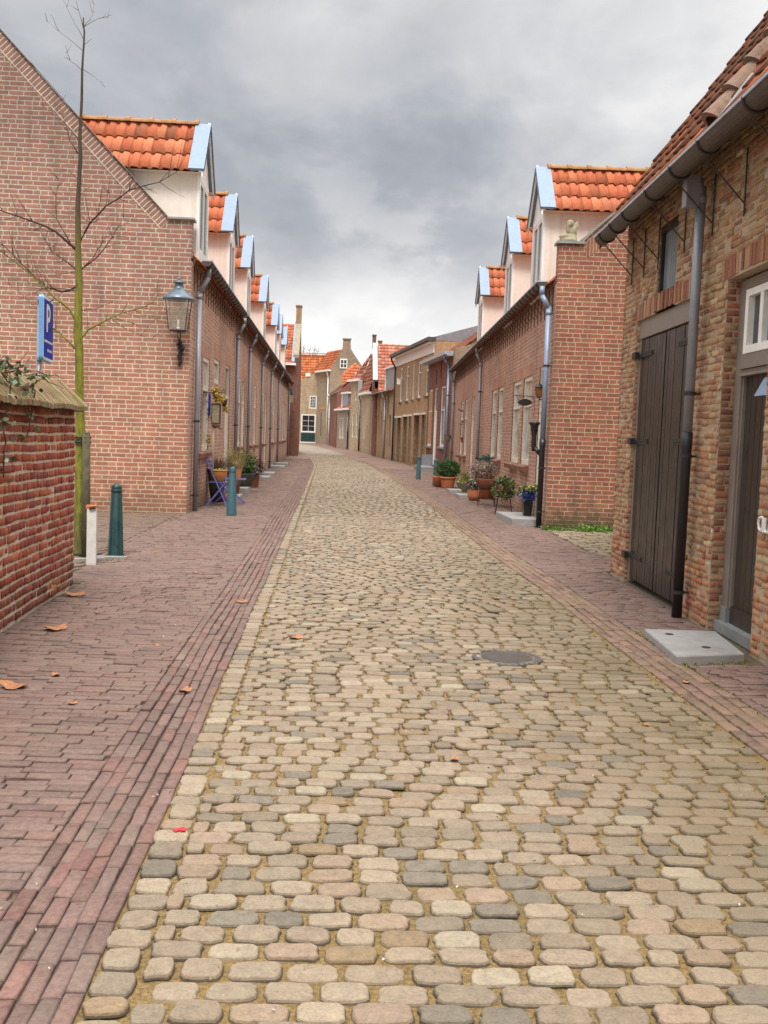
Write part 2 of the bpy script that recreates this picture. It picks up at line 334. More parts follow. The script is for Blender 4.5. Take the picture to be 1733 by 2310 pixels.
cm=mix_(nt,1.0,cm,ramp_(nt,nb2,[(.3,.7),(.7,1.2)]),'MULTIPLY'); nt.links.new(cm,b.inputs['Base Color']); b.inputs['Roughness'].default_value=.95; bump_(nt,nb2,b,.6,.006); M['bark']=m
M['barkdark']=plain('dark_bark',(.045,.028,.018),.3,20,.9,bump=.4)
M['twig']=plain('twig_bark',(.12,.065,.04),.3,20,.9,bump=.2)
M['fartwig']=plain('far_twig',(.24,.20,.17),.15,4,.9,bump=0)
M['stake']=plain('weathered_stake',(.10,.085,.045),.35,14,.9,bump=.6,streak=True)
M['rubber']=plain('black_rubber',(.015,.013,.013),.1,9,.6)
M['amber']=plain('amber_glass',(.30,.12,.03),.2,8,.2)
M['lampglass']=None
M['stonecob']=colmat('cobble_stone',.78,22,.80,1.16,1.0,dirt=.10,ground=True,spec=.35)
M['paver']=colmat('clay_paver',.82,40,.72,1.22,.55,dirt=.28,dirtcol=(.17,.135,.09),spec=.3)
M['paverch']=colmat('gutter_paver',.85,30,.7,1.2,.55,dirt=.85,dirtcol=(.22,.165,.10),spec=.25)
M['coping']=colmat('coping_tile',.9,30,.7,1.3,.7,dirt=.2,moss=.75)
M['sand']=plain('joint_sand',(.25,.165,.062),.50,75,.97,bump=1.0,dirt=.55,dirtcol=(.085,.06,.03))
M['joint']=plain('dark_joint_earth',(.12,.088,.058),.35,26,.97,bump=1.0,dirt=.5,dirtcol=(.10,.11,.03))
M['earth']=plain('earth_ground',(.20,.16,.11),.2,1.5,.97,bump=.5,dirt=.3)
M['farroad']=brick('far_cobbles',[(.32,.28,.22),(.38,.33,.27),(.28,.24,.19)],(.22,.18,.11),.16,.13,.022,bump=.6,grime_shade=0,top=90,tone=1.0)
M['dryleaf']=plain('dry_leaf',(.40,.18,.08),.3,30,.8,bump=.4)
M['yellow']=plain('yellow_leaf',(.55,.34,.04),.3,20,.7)
# clear lamp glass
m,nt,b=newmat('lamp_glass'); b.inputs['Base Color'].default_value=(.55,.47,.38,1); b.inputs['Alpha'].default_value=.34; b.inputs['Roughness'].default_value=.15
nt.links.new(ramp_(nt,noise_(nt,geo_pos(nt),9,4),[(.3,(.45,.37,.28)),(.7,(.62,.56,.47))]),b.inputs['Base Color']); M['lampglass']=m
# moss patch on the road bed etc.

# ------------------------------------------------------------------ pieces
def jcol(pal,w=None,s=.10):
    i=rng.choice(len(pal),p=w); c=np.array(pal[i])*(1+rng.normal(0,s)); return tuple(np.clip(c,.005,.95))
def pantiles(fr_o,U,Vv,Nn,w,h,tw=.25,th=.34,pal=None,dirty=0,amp=.024,res=6,clip=None,name='roof_tiles',parent=None,mat=None):
    """real S-tiles: fr_o lower-left corner, U across, Vv up the slope, Nn out of the slope"""
    pal=pal or [(.66,.17,.06),(.58,.14,.05),(.70,.20,.075),(.62,.165,.07)]
    U=np.array(U,float);Vv=np.array(Vv,float);Nn=np.array(Nn,float);O=np.array(fr_o,float)
    nu=max(1,round(w/tw)); nv=max(1,round(h/th)); tw=w/nu; th=h/nv
    vs=[];fs=[];cs=[];b=0
    s=np.linspace(0,1,res+1); prof=amp*np.sin(2*np.pi*(s-.05))+amp*.45*np.cos(4*np.pi*s)
    for j in range(nv):
        for i in range(nu):
            cu,cv=(i+.5)*tw,(j+.5)*th
            if clip and not clip(cu,cv): continue
            jx,jy,jz=rng.normal(0,.004),rng.normal(0,.006),rng.normal(0,.002)
            u=i*tw+s*tw*1.02+jx; v0=j*th+jy-.02; v1=(j+1)*th+jy+.01
            lo=O+np.outer(u,U)+v0*Vv+np.outer(prof+.032+jz,Nn); hi=O+np.outer(u,U)+v1*Vv+np.outer(prof+.004+jz,Nn)
            bt=O+np.outer(u,U)+(v0+.004)*Vv+np.outer(prof+.010+jz,Nn)
            vs.append(bt);vs.append(lo);vs.append(hi); k=res+1
            c=np.array(pal[rng.integers(len(pal))])*(1+rng.normal(0,.09))
            if dirty and rng.random()<dirty: c=c*.55+np.array([.03,.03,.02])
            for q in range(res):
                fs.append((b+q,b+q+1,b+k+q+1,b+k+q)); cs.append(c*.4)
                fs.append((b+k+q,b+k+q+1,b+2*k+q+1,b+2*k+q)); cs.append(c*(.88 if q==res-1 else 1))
            b+=3*k
    if not vs: return None
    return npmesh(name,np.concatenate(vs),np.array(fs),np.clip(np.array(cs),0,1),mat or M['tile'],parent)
def brickwall(fr,u0,u1,z0,z1,L,H,j,pal,w=None,header=.3,holes=(),rel=.008,jit=.004,proud=.010,name='brickwork',parent=None,mat=None,clip=None,wave=0,taper=.008,rowtone=None):
    """a skin of individually laid bricks standing proud of the mortar"""
    vs=[];fs=[];cs=[];b=0; z=z0; r=0
    while z<z1-.5*H:
        hh=min(H,z1-z); u=u0-rng.random()*L*.6
        while u<u1:
            l=L if rng.random()>header else L/2
            a,c=max(u,u0)+j/2,min(u+l,u1)-j/2; u+=l
            if c-a<.02: continue
            mu=(a+c)/2; mz=z+hh/2
            cut=False
            for h in holes:
                if h[0]<c and h[1]>a and h[2]<mz<h[3]:
                    if h[0]<=a+.02 and h[1]>=c-.02: cut=True;break
                    if a<h[0]<c: c=h[0]+.003
                    elif a<h[1]<c: a=h[1]-.003
                    if c-a<.02: cut=True
            if cut or (clip and not clip(mu,mz)): continue
            zz0,zz1=z+j/2,z+hh-j/2; wv=wave*math.sin(mu*1.7+r*.13)+wave*.4*math.sin(mu*7+r)
            p=proud+rng.normal(0,rel*.35); t=taper
            J=lambda: rng.normal(0,jit)
            base=[fr.P(a-.002,zz0-.002+wv,-.012),fr.P(c+.002,zz0-.002+wv,-.012),fr.P(c+.002,zz1+.002+wv,-.012),fr.P(a-.002,zz1+.002+wv,-.012)]
            e1=[fr.P(a+J()*.6,zz0+J()*.6+wv,p-t),fr.P(c+J()*.6,zz0+J()*.6+wv,p-t),fr.P(c+J()*.6,zz1+J()*.6+wv,p-t),fr.P(a+J()*.6,zz1+J()*.6+wv,p-t)]
            e2=[fr.P(a+t+abs(J()),zz0+t+abs(J())+wv,p+J()*.5),fr.P(c-t-abs(J()),zz0+t+abs(J())+wv,p+J()*.5),fr.P(c-t-abs(J()),zz1-t-abs(J())+wv,p+J()*.5),fr.P(a+t+abs(J()),zz1-t-abs(J())+wv,p+J()*.5)]
            vs.extend(base+e1+e2)
            col=np.array(pal[rng.choice(len(pal),p=w)])*(1+rng.normal(0,.10))
            if rowtone: col=col*rowtone(mz)
            for k in range(4):
                k2=(k+1)%4
                fs.append((b+k,b+k2,b+4+k2,b+4+k)); cs.append(col*.75)
                fs.append((b+4+k,b+4+k2,b+8+k2,b+8+k)); cs.append(col)
            fs.append((b+8,b+9,b+10,b+11)); cs.append(col); b+=12
        z+=H; r+=1
    return npmesh(name,np.array([tuple(v) for v in vs]),np.array(fs),np.clip(np.array(cs),.004,.95),mat or M['bricks'],parent)
def halfgutter(name,fr,u0,u1,z,o,r=.085,parent=None,brackets=.45,cap=True,strut=True,mat=None):
    mb=MB(); n=10
    def ring(u,rr): return [fr.P(u,z-rr*math.sin(math.pi*k/n),o-rr*math.cos(math.pi*k/n)) for k in range(n+1)]
    a,b_=ring(u0,r),ring(u1,r); a2,b2=ring(u0,r-.012),ring(u1,r-.012)
    for k in range(n):
        mb.face([a[k],a[k+1],b_[k+1],b_[k]]); mb.face([a2[k],b2[k],b2[k+1],a2[k+1]])
    if cap:
        mb.face(a,m=0); mb.face(b_[::-1],m=0)
    fbox(mb,fr,u0-.01,u1+.01,z-.012,z+.012,o+r-.006,o+r+.012,m=1)
    fbox(mb,fr,u0-.01,u0+.012,z-.004,z+.018,o-r,o+r+.012,m=1)
    k=u0+1.1
    g=mb.build(name,[mat or M['gutter'],M['lip']],parent,True)
    for p in g.data.polygons:
        if len(p.vertices)>4 or p.material_index==1: p.use_smooth=False
    if brackets:
        u=u0+.15
        while u<u1-.05:
            q=MB(); q.tube([fr.P(u,z-(r+.008)*math.sin(math.pi*t/8),o-(r+.008)*math.cos(math.pi*t/8)) for t in range(9)],.009,5)
            if strut:
                q.tube([fr.P(u,z-r*.9,o+.02),fr.P(u,z-.42,.012)],.007,5); q.tube([fr.P(u,z-.06,.012),fr.P(u,z-.56,.012)],.008,5)
            q.build('gutter_bracket',M['iron'],g); u+=brackets
    return g
def downpipe(fr,u,ztop,zbot,parent,go=.3,r=.05,mat=None,lower=None,lowz=0,zgut=None,clamps=(2.2,.9),o=.09):
    mb=MB(); zg=zgut if zgut else ztop+.35
    pts=[fr.P(u,zg,go),fr.P(u,zg-.16,go),fr.P(u,ztop+.02,o),fr.P(u,ztop-.05,o)]
    mb.tube(pts[:2],r,12); mb.tube([pts[1],pts[2]],r,12); 
    zl=lowz if lower else zbot
    mb.tube([fr.P(u,ztop+.05,o),fr.P(u,zl,o)],r,12)
    for z in (ztop-.02,):
        mb.tube([fr.P(u,z,o),fr.P(u,z-.08,o)],r*1.12,12)
    d=mb.build('downpipe',mat or M['pipe'],parent,True)
    if lower:
        q=MB(); q.tube([fr.P(u,zbot,o),fr.P(u,lowz-.12,o),fr.P(u,lowz-.1,o),fr.P(u,lowz+.04,o)],[r*1.08,r*1.08,r*1.16,r*1.16],12)
        q.build('cast_iron_shoe',lower,d,True)
    for z in clamps:
        q=MB(); q.tube([fr.P(u,z,o),fr.P(u,z+.035,o)],r*1.22,12); q.tube([fr.P(u,z+.017,o),fr.P(u,z+.017,-.02)],.012,6); q.build('pipe_clamp',M['iron'],d)
    return d
def window(fr,a,b,c,d,parent,depth=.09,mat=None,bars=(1,1),fw=.055,transom=None,glass=None,name='window'):
    mat=mat or M['cream']; mb=MB(); D=-depth
    fbox(mb,fr,a,a+fw,c,d,D-.05,D+.02); fbox(mb,fr,b-fw,b,c,d,D-.05,D+.02)
    fbox(mb,fr,a+fw,b-fw,d-fw,d,D-.05,D+.02); fbox(mb,fr,a+fw,b-fw,c,c+fw*1.2,D-.05,D+.03)
    if transom: fbox(mb,fr,a+fw,b-fw,transom,transom+.06,D-.05,D+.025)
    for i in range(1,bars[0]):
        u=a+fw+(b-a-2*fw)*i/bars[0]; fbox(mb,fr,u-.014,u+.014,c+fw,d-fw,D-.045,D+.004)
    for i in range(1,bars[1]):
        z=c+fw+(d-c-2*fw)*i/bars[1]; fbox(mb,fr,a+fw,b-fw,z-.014,z+.014,D-.043,D+.006)
    w=mb.build(name,mat,parent)
    g=MB(); g.face([fr.P(a+.01,c+.01,D-.03),fr.P(b-.01,c+.01,D-.03),fr.P(b-.01,d-.01,D-.03),fr.P(a+.01,d-.01,D-.03)]); g.build('pane',glass or M['glass'],w)
    return w
def sill(fr,a,b,z,w,mat,proj=.10,h=.11,n=1):
    mb=MB()
    P=[fr.P(a,z-h-.04,.003),fr.P(b,z-h-.04,.003),fr.P(b,z-h,proj),fr.P(a,z-h,proj),fr.P(a,z+.01,-.06),fr.P(b,z+.01,-.06),fr.P(b,z-.03,proj+.02),fr.P(a,z-.03,proj+.02)]
    mb.hexa(P); return mb.build('window_sill',mat,w)
def doorset(fr,a,b,z0,z1,parent,leafmat,framemat=None,transomz=None,depth=.1,planks=0,name='door'):
    framemat=framemat or M['cream']; mb=MB(); D=-depth; f=.06
    fbox(mb,fr,a,a+f,z0,z1,D-.05,D+.03); fbox(mb,fr,b-f,b,z0,z1,D-.05,D+.03); fbox(mb,fr,a+f,b-f,z1-f,z1,D-.05,D+.03)
    zt=z1-f
    if transomz:
        fbox(mb,fr,a+f,b-f,transomz,transomz+.07,D-.05,D+.03); zt=transomz
    d=mb.build(name,framemat,parent)
    q=MB(); fbox(q,fr,a+f,b-f,z0+.02,zt,D-.06,D-.012)
    for (p0,p1) in ((.1,.42),(.5,.92)):
        H=zt-z0; fbox(q,fr,a+f+.09,b-f-.09,z0+H*p0,z0+H*p1,D-.012,D-.002)
    q.build('door_leaf',leafmat,d)
    h=MB(); u=a+f+.08; h.tube([fr.P(u,z0+1.02,D-.01),fr.P(u,z0+1.02,D+.04),fr.P(u+.1,z0+1.02,D+.04)],.012,6); h.build('handle',M['iron'],d)
    if transomz:
        g=MB(); g.face([fr.P(a+f,zt+.07,D-.03),fr.P(b-f,zt+.07,D-.03),fr.P(b-f,z1-f,D-.03),fr.P(a+f,z1-f,D-.03)]); g.build('pane',M['glass'],d)
    return d
def ridge_caps(mb,P0,P1,r=.085,seg=.36):
    P0,P1=V(P0),V(P1); d=P1-P0; n=max(1,round(d.length/seg)); t=d.normalized(); side=V((-t.y,t.x,0))
    for i in range(n):
        a=P0+d*(i/n); b_=P0+d*((i+1.06)/n)
        for (q0,q1,r0,r1) in ((a,b_,r*.98,r*.88),(a-t*.02,a+t*.06,r*1.22,r*1.22)):
            A=[q0+side*r0*math.cos(math.pi*k/8)+V((0,0,1))*r0*math.sin(math.pi*k/8) for k in range(9)]
            B=[q1+side*r1*math.cos(math.pi*k/8)+V((0,0,1))*r1*math.sin(math.pi*k/8) for k in range(9)]
            for k in range(8): mb.face([A[k],A[k+1],B[k+1],B[k]])
            mb.face(A)
def dormer(fr,uc,front_o,zb,ze,zr,roof,parent,w=1.42,vw=1.9,glassopen=True):
    """gabled dormer; roof(o)->z of main roof at inward offset o; fr faces the street"""
    def inv(z):   # inward offset (negative o) where the main roof reaches z
        lo,hi=0,-12
        for _ in range(40):
            mid=(lo+hi)/2
            if roof(mid)<z: lo=mid
            else: hi=mid
        return lo
    f=front_o; h=w/2; oe=inv(ze); orr=inv(zr)
    body=None
    for s in (-1,1):
        u=uc+s*h; mb=MB(); t=.02*s
        A=[fr.P(u,zb,f),fr.P(u,ze,f),fr.P(u,ze,oe-.1),fr.P(u,roof(f)-.15,f-.05)]; mb.face(A)
        if body is None:
            mb.face([fr.P(uc+h,zb,f-.03),fr.P(uc-h,zb,f-.03),fr.P(uc-h,ze,f-.03),fr.P(uc+h,ze,f-.03)])
            for p in (0,): pass
            body=mb.build('dormer',M['plaster'],parent)
        else: mb.build('cheek',M['plaster'],body)
    q=MB(); fw=.13
    fbox(q,fr,uc-h-.01,uc-h+fw,zb-.1,ze,f-.02,f+.035); fbox(q,fr,uc+h-fw,uc+h+.01,zb-.1,ze,f-.02,f+.035)
    fbox(q,fr,uc-h+fw,uc+h-fw,ze-.12,ze,f-.02,f+.033); fbox(q,fr,uc-h+fw,uc+h-fw,zb-.1,zb+.1,f-.02,f+.036)
    hv=vw/2; 
    q.face([fr.P(uc-hv+.05,ze-.02,f+.02),fr.P(uc+hv-.05,ze-.02,f+.02),fr.P(uc,zr-.05,f+.02)])
    for s in (-1,1):   # bargeboards
        A=fr.P(uc+s*hv,ze-.14,f+.12);B=fr.P(uc,zr-.06,f+.12);up=V((0,0,.13)); i=fr.n*-.035
        q.hexa([A+i,B+i,B,A,A+i+up,B+i+up,B+up,A+up]) if s<0 else q.hexa([B+i,A+i,A,B,B+i+up,A+i+up,A+up,B+up])
    q.build('dormer_front',M['white'],body)
    wd=MB(); a,b_=uc-h+fw,uc+h-fw; c,d=zb+.1,ze-.12
    for x0,x1 in ((a,uc),(uc,b_)):
        fbox(wd,fr,x0+.01,x0+.07,c,d,f-.01,f+.028); fbox(wd,fr,x1-.07,x1-.01,c,d,f-.01,f+.028); fbox(wd,fr,x0+.07,x1-.07,d-.06,d,f-.01,f+.027); fbox(wd,fr,x0+.07,x1-.07,c,c+.07,f-.01,f+.027)
    wn=wd.build('window',M['white'],body)
    g=MB(); g.face([fr.P(a,c,f+.005),fr.P(b_,c,f+.005),fr.P(b_,d,f+.005),fr.P(a,d,f+.005)]); g.build('pane',M['glass'],body)
    # tiles
    pal=[(.62,.185,.085),(.54,.15,.07),(.66,.22,.11),(.58,.165,.075)]
    for s in (-1,1):
        zo=ze-.04; slope=V(fr.t)*(-s*hv)+V((0,0,zr-zo)); Ls=slope.length; Vv=slope.normalized()
        o0=f-.12; Lr=-(orr-.1)+o0
        Uv=-fr.n if s<0 else -fr.n
        Nn=(Uv.cross(Vv)); Nn=Nn if Nn.z>0 else -Nn
        pantiles(fr.P(uc+s*hv,zo,o0),Uv,Vv,Nn,Lr,Ls,.20,.45,pal,.04,name='roof_tiles',parent=body)
        zc=MB(); A=fr.P(uc+s*hv,zo,f+.14);B=fr.P(uc+s*hv,zo,f-.16); up=Nn*.055
        zc.hexa([A,B,B+slope,A+slope,A+up,B+up,B+slope+up,A+slope+up])
        fdn=V((0,0,-.05)); zc.face([A+fdn,A+slope+fdn,A+slope+up,A+up])
        zc.build('zinc_verge',M['zinc'],body)
        sf=MB(); A=fr.P(uc+s*hv*.97,zo-.015,f+.1);B=fr.P(uc+s*hv*.97,zo-.015,oe-.3); C_=fr.P(uc+s*h*.9,zo-.015,oe-.3);D_=fr.P(uc+s*h*.9,zo-.015,f+.1); sf.face([A,B,C_,D_]); sf.build('soffit',M['plaster'],body)
    rc=MB(); ridge_caps(rc,fr.P(uc,zr+.01,f-.12),fr.P(uc,zr+.01,orr-.2),.085,.42); rc.build('ridge_tiles',M['ridge'],body)
    return body
def leaves(name,pts,size,pal,parent=None,mat=None,flat=.5,curl=.3):
    """many small two-face leaves"""
    vs=[];fs=[];cs=[];b=0
    for p in pts:
        a=rng.uniform(0,2*np.pi); t=rng.uniform(-1,1); s=size*rng.uniform(.6,1.35)
        d=np.array([math.cos(a)*math.cos(t),math.sin(a)*math.cos(t),math.sin(t)]); r=rng.normal(size=3); e=np.cross(d,r); e/=np.linalg.norm(e)+1e-9; n=np.cross(d,e)
        P=np.array(p); vs.extend([P,P+d*s*.5+e*s*.32+n*s*.1*curl,P+d*s,P+d*s*.5-e*s*.32+n*s*.1*curl]); fs.append((b,b+1,b+2,b+3))
        cs.append(np.clip(np.array(pal[rng.integers(len(pal))])*(1+rng.normal(0,.2)),.003,.9)); b+=4
    return npmesh(name,np.array(vs),np.array(fs),np.array(cs),mat or M['leaf'],parent)
def blob(c,r,n,shell=.6):
    P=rng.normal(size=(n,3)); P/=np.linalg.norm(P,axis=1)[:,None]; R=rng.uniform(shell,1,n)[:,None]
    # break the outline into lumps
    L=1+.14*np.sin(P[:,:1]*7+P[:,1:2]*5)+.10*np.sin(P[:,2:]*9+P[:,:1]*4)
    return np.array(c)+P*R*L*np.array(r)
# ================================================================== GROUND
def lerp(tab,y):
    if y<=tab[0][0]: return tab[0][1]
    for (a,b),(c,d) in zip(tab,tab[1:]):
        if y<=c: return b+(d-b)*(y-a)/(c-a)
    return tab[-1][1]
XL=[(0,-.60),(50,-.66),(60,-.95),(70,-1.75),(80,-3.2),(90,-5.6),(100,-9)]
XR=[(0,2.33),(14,2.36),(27,2.5),(40,2.5),(57,2.2),(70,1.2),(80,.1),(90,-1.7),(100,-5)]
def und(x,y): return .012*np.sin(x*1.3+y*.45)+.008*np.sin(x*2.9-y*1.1)-.012
GZ=np.vectorize(gz)
def sheet(name,xl,xr,ys,z,mat,kind='structure',nx=6):
    mb=MB()
    for a,b in zip(ys,ys[1:]):
        for i in range(nx):
            q=[]
            for (y,t) in ((a,i/nx),(a,(i+1)/nx),(b,(i+1)/nx),(b,i/nx)):
                x=xl(y)+(xr(y)-xl(y))*t; q.append((x,y,gz(y)+z+(float(und(x,y)) if z>-.05 else 0)))
            mb.face(q,[(p[0],p[1]) for p in q])
    return tag(mb.build(name,mat),kind=kind)
yy=[-40,-10,0,5,10,20,30,40,50,55,57,59,61,63,65,70,80,90,100,112,150,300]
sheet('ground',lambda y:-200,lambda y:200,yy,-.09,M['earth'],nx=4)
near=[i*.5 for i in range(-4,141)]
sheet('road_bed',lambda y:lerp(XL,y)-.05,lambda y:lerp(XR,y)+.02,near,-.0145,M['sand'],nx=10)
sheet('pavement_bed_left',lambda y:-9 if 10.0<=y<=19.6 else (-2.75 if y<64 else -2.0),lambda y:lerp(XL,y)-.05,near,-.018,M['joint'],nx=10)
sheet('pavement_bed_right',lambda y:lerp(XR,y)+.02,lambda y:(7 if 12.0<=y<=18.6 else (3.16+.0547*y if y<46 else 5.9)),near,-.018,M['joint'],nx=8)
sheet('road_far',lambda y:lerp(XL,y),lambda y:lerp(XR,y),[69.9,72,76,80,84,88,92,96,99],.006,M['farroad'],nx=4)
M['farpave']=brick('far_pavers',[(.27,.17,.14),(.31,.20,.165),(.24,.15,.125)],(.15,.11,.08),.2,.055,.010,bump=.4,grime_shade=0,top=90)
sheet('pavement_far_left',lambda y:-12 if y>64 else -3,lambda y:lerp(XL,y)-.03,[61.9,63.9,64.1,66,68,72,76,80,84,88,92,98],.002,M['farpave'],nx=4)
sheet('pavement_far_right',lambda y:lerp(XR,y)+(.36 if y<62.1 else 0),lambda y:8,[49.9,55,57,59,61,63,65,68,72,76,80,84,88,92,98],.002,M['farpave'],nx=3)

def stones(name,C,S,ang,cols,K,rings,mat,kind='structure',crown=1.0):
    C=np.array(C);S=np.array(S);ang=np.array(ang);n=len(C); th=np.linspace(0,2*np.pi,K,endpoint=False)+np.pi/K
    p=rng.uniform(3.6,8.0,n)[:,None]
    rad=(np.abs(np.cos(th))[None]**p+np.abs(np.sin(th))[None]**p)**(-1/p)
    rad=rad*(.985+rng.normal(0,.034,(n,K))+rng.normal(0,.018,(n,1))*np.cos(th*2+rng.uniform(0,6.28,(n,1)))+rng.normal(0,.022,(n,1))*np.cos(th*3+rng.uniform(0,6.28,(n,1))))
    ux=np.cos(th)[None]*rad*S[:,:1]/2; uy=np.sin(th)[None]*rad*S[:,1:2]/2
    tiltx=rng.normal(0,.022,n)[:,None]; tilty=rng.normal(0,.03,n)[:,None]; dz=rng.normal(0,.0030,n)[:,None]
    ca,sa=np.cos(ang)[:,None],np.sin(ang)[:,None]; base=(und(C[:,0],C[:,1])+GZ(C[:,1]))[:,None]
    V_=[];R=len(rings)
    for (rr,zz) in rings:
        a,b_=ux*rr,uy*rr; x=C[:,:1]+a*ca-b_*sa; y=C[:,1:2]+a*sa+b_*ca; nz=rng.normal(0,.0008,(n,K)) if rr<.9 else 0
        V_.append(np.stack([x,y,base+zz*crown+dz+a*tiltx+b_*tilty+nz+0*x],-1))
    cen=np.stack([C[:,0],C[:,1],base[:,0]+(rings[-1][1]+.0012)*crown+dz[:,0]],-1)[:,None]
    P=np.concatenate(V_+[cen],1); per=R*K+1; F=[]
    for r in range(R-1):
        for k in range(K):
            k2=(k+1)%K; F.append((r*K+k,r*K+k2,(r+1)*K+k2,(r+1)*K+k))
    for k in range(0,K,2): F.append((R*K,(R-1)*K+k,(R-1)*K+(k+1)%K,(R-1)*K+(k+2)%K))
    F=np.array(F); FF=(F[None]+(np.arange(n)*per)[:,None,None]).reshape(-1,4)
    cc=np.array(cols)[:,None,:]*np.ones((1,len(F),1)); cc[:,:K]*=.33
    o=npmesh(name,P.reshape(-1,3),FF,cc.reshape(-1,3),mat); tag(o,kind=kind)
    o.data.polygons.foreach_set('use_smooth',[K<16]*len(o.data.polygons)); return o
def rect_ok(x,y): return True
COB=[(.275,.225,.175),(.295,.245,.193),(.25,.205,.16),(.28,.235,.185),(.23,.193,.152),(.285,.218,.165),(.20,.178,.15),(.29,.222,.175),(.255,.19,.125),(.175,.155,.13),(.335,.29,.23)]
COB=[(a*1.05,b*.995,c*.90) for a,b,c in COB]
CW=np.array([.18,.17,.15,.12,.08,.08,.045,.05,.02,.03,.07]);CW/=CW.sum()
MH=(1.38,7.3)
def cobrows(y0,y1,xl,xr,dy=.107,wx=.171,ang=0.,skip=None,edge=True):
    C=[];S=[];A=[];K=[]; y=y0; j=0; ph=0
    while y<y1:
        a,b=xl(y),xr(y); ph=(ph+.5+rng.normal(0,.05))%1; x=a-ph*wx
        d=dy*(1+rng.normal(0,.04))
        while x<b:
            w=wx*(1+rng.normal(0,.075))*(1 if rng.random()>.05 else .72); x0=max(x,a); x1=min(x+w,b); x+=w
            if x1-x0<.06: continue
            cx=(x0+x1)/2; w=x1-x0; cy=y+.010*math.sin(cx*1.1+y*.6)+.0015*math.sin(cx*5+y*3)+rng.normal(0,.0016)
            if (cx-MH[0])**2+(cy-MH[1])**2<.20**2 or (skip and skip(cx,cy)): continue
            tw_=.013+abs(rng.normal(0,.008))
            C.append((cx,cy));S.append((max(.05,w-tw_),d-.0085-rng.random()*.007));A.append(rng.normal(0,.022)+ang)
            K.append(np.array(COB[rng.choice(len(COB),p=CW)])*(1+rng.normal(0,.06)))
        y+=d; j+=1
    return C,S,A,K
def edgecourse(y0,y1,xf,w=.122,l=.125):
    C=[];S=[];A=[];K=[];y=y0
    while y<y1:
        d=l*(1+rng.normal(0,.15)); C.append((xf(y)+rng.normal(0,.004),y+d/2)); S.append((w*(1+rng.normal(0,.06)),d-.02)); A.append(rng.normal(0,.05)); K.append(np.array(COB[rng.choice(len(COB),p=CW)])*(1.04+rng.normal(0,.07))); y+=d
    return C,S,A,K
HI=[(1.045,-.0152),(1.0,-.009),(.965,-.0015),(.90,.0015),(.55,.0022)]; MD=[(1.05,-.0152),(.99,-.005),(.92,.0015),(.5,.0025)]; LO=[(1.02,-.03),(.95,-.001),(.6,.005)]
xl_=lambda y:lerp(XL,y)+.10; xr_=lambda y:lerp(XR,y)
for nm,y0,y1,K_,RG in (('road_cobbles',1.8,9.02,18,HI),('road_cobbles',9.02,20.,12,MD),('road_cobbles',20.,70,8,LO)):
    a=cobrows(y0,y1,xl_,xr_); e=edgecourse(y0,y1,lambda y:lerp(XL,y)+.035)
    stones(nm,a[0]+e[0],a[1]+e[1],a[2]+e[2],a[3]+e[3],K_,RG,M['stonecob'])
# alley cobbles on the right, rougher
a=cobrows(12.9,18.2,lambda y:3.95+(y-15)*.03+max(0,(14.6-y))*.35,lambda y:6.8,.15,.24)
stones('alley_cobbles',a[0],a[1],a[2],a[3],12,MD,colmat('alley_stone',.9,22,.7,1.25,.8,dirt=.6,dirtcol=(.10,.11,.03)),crown=1.3)

def pavers(name,items,mat,hi=True):
    """items: (cx,cy,length,width,angle,colour)"""
    I=items;n=len(I); C=np.array([[i[0],i[1]] for i in I]);L=np.array([i[2] for i in I])[:,None];W=np.array([i[3] for i in I])[:,None];A=np.array([i[4] for i in I])[:,None]
    sx=np.array([-1,1,1,-1]);sy=np.array([-1,-1,1,1]); ca,sa=np.cos(A),np.sin(A); base=(und(C[:,0],C[:,1])+GZ(C[:,1]))[:,None]
    dz=rng.normal(0,.0024,n)[:,None]; tx=rng.normal(0,.010,n)[:,None];ty=rng.normal(0,.028,n)[:,None]; V_=[]
    for (ins,z) in ((-.001,-.035),(0,-.0045),(.0055,.0)):
        a=sx[None]*(L/2-ins)+rng.normal(0,.0012,(n,4)); b=sy[None]*(W/2-ins)+rng.normal(0,.0012,(n,4))
        V_.append(np.stack([C[:,:1]+a*ca-b*sa,C[:,1:2]+a*sa+b*ca,base+z+dz+a*tx+b*ty+0*a],-1))
    P=np.concatenate(V_,1); F=[]
    for r in (0,1):
        for k in range(4): F.append((r*4+k,r*4+(k+1)%4,(r+1)*4+(k+1)%4,(r+1)*4+k))
    F.append((8,9,10,11)); F=np.array(F); FF=(F[None]+(np.arange(n)*12)[:,None,None]).reshape(-1,4)
    cc=np.array([i[5] for i in I])[:,None,:]*np.ones((1,9,1)); cc[:,:4]*=.5; cc[:,4:8]*=.85
    return tag(npmesh(name,P.reshape(-1,3),FF,np.clip(cc,0,1).reshape(-1,3),mat),kind='structure')
PV=[(.25,.168,.135),(.235,.16,.132),(.265,.182,.146),(.222,.152,.126),(.245,.172,.14),(.255,.16,.127)]
ST=[(.23,.148,.122),(.215,.142,.12),(.245,.153,.123),(.20,.14,.12),(.22,.16,.13),(.235,.134,.11),(.22,.146,.12)]
PV=[(a*.88,b*.85,c*.88) for a,b,c in PV]; ST=[(a*.93,b*.89,c*.91) for a,b,c in ST]
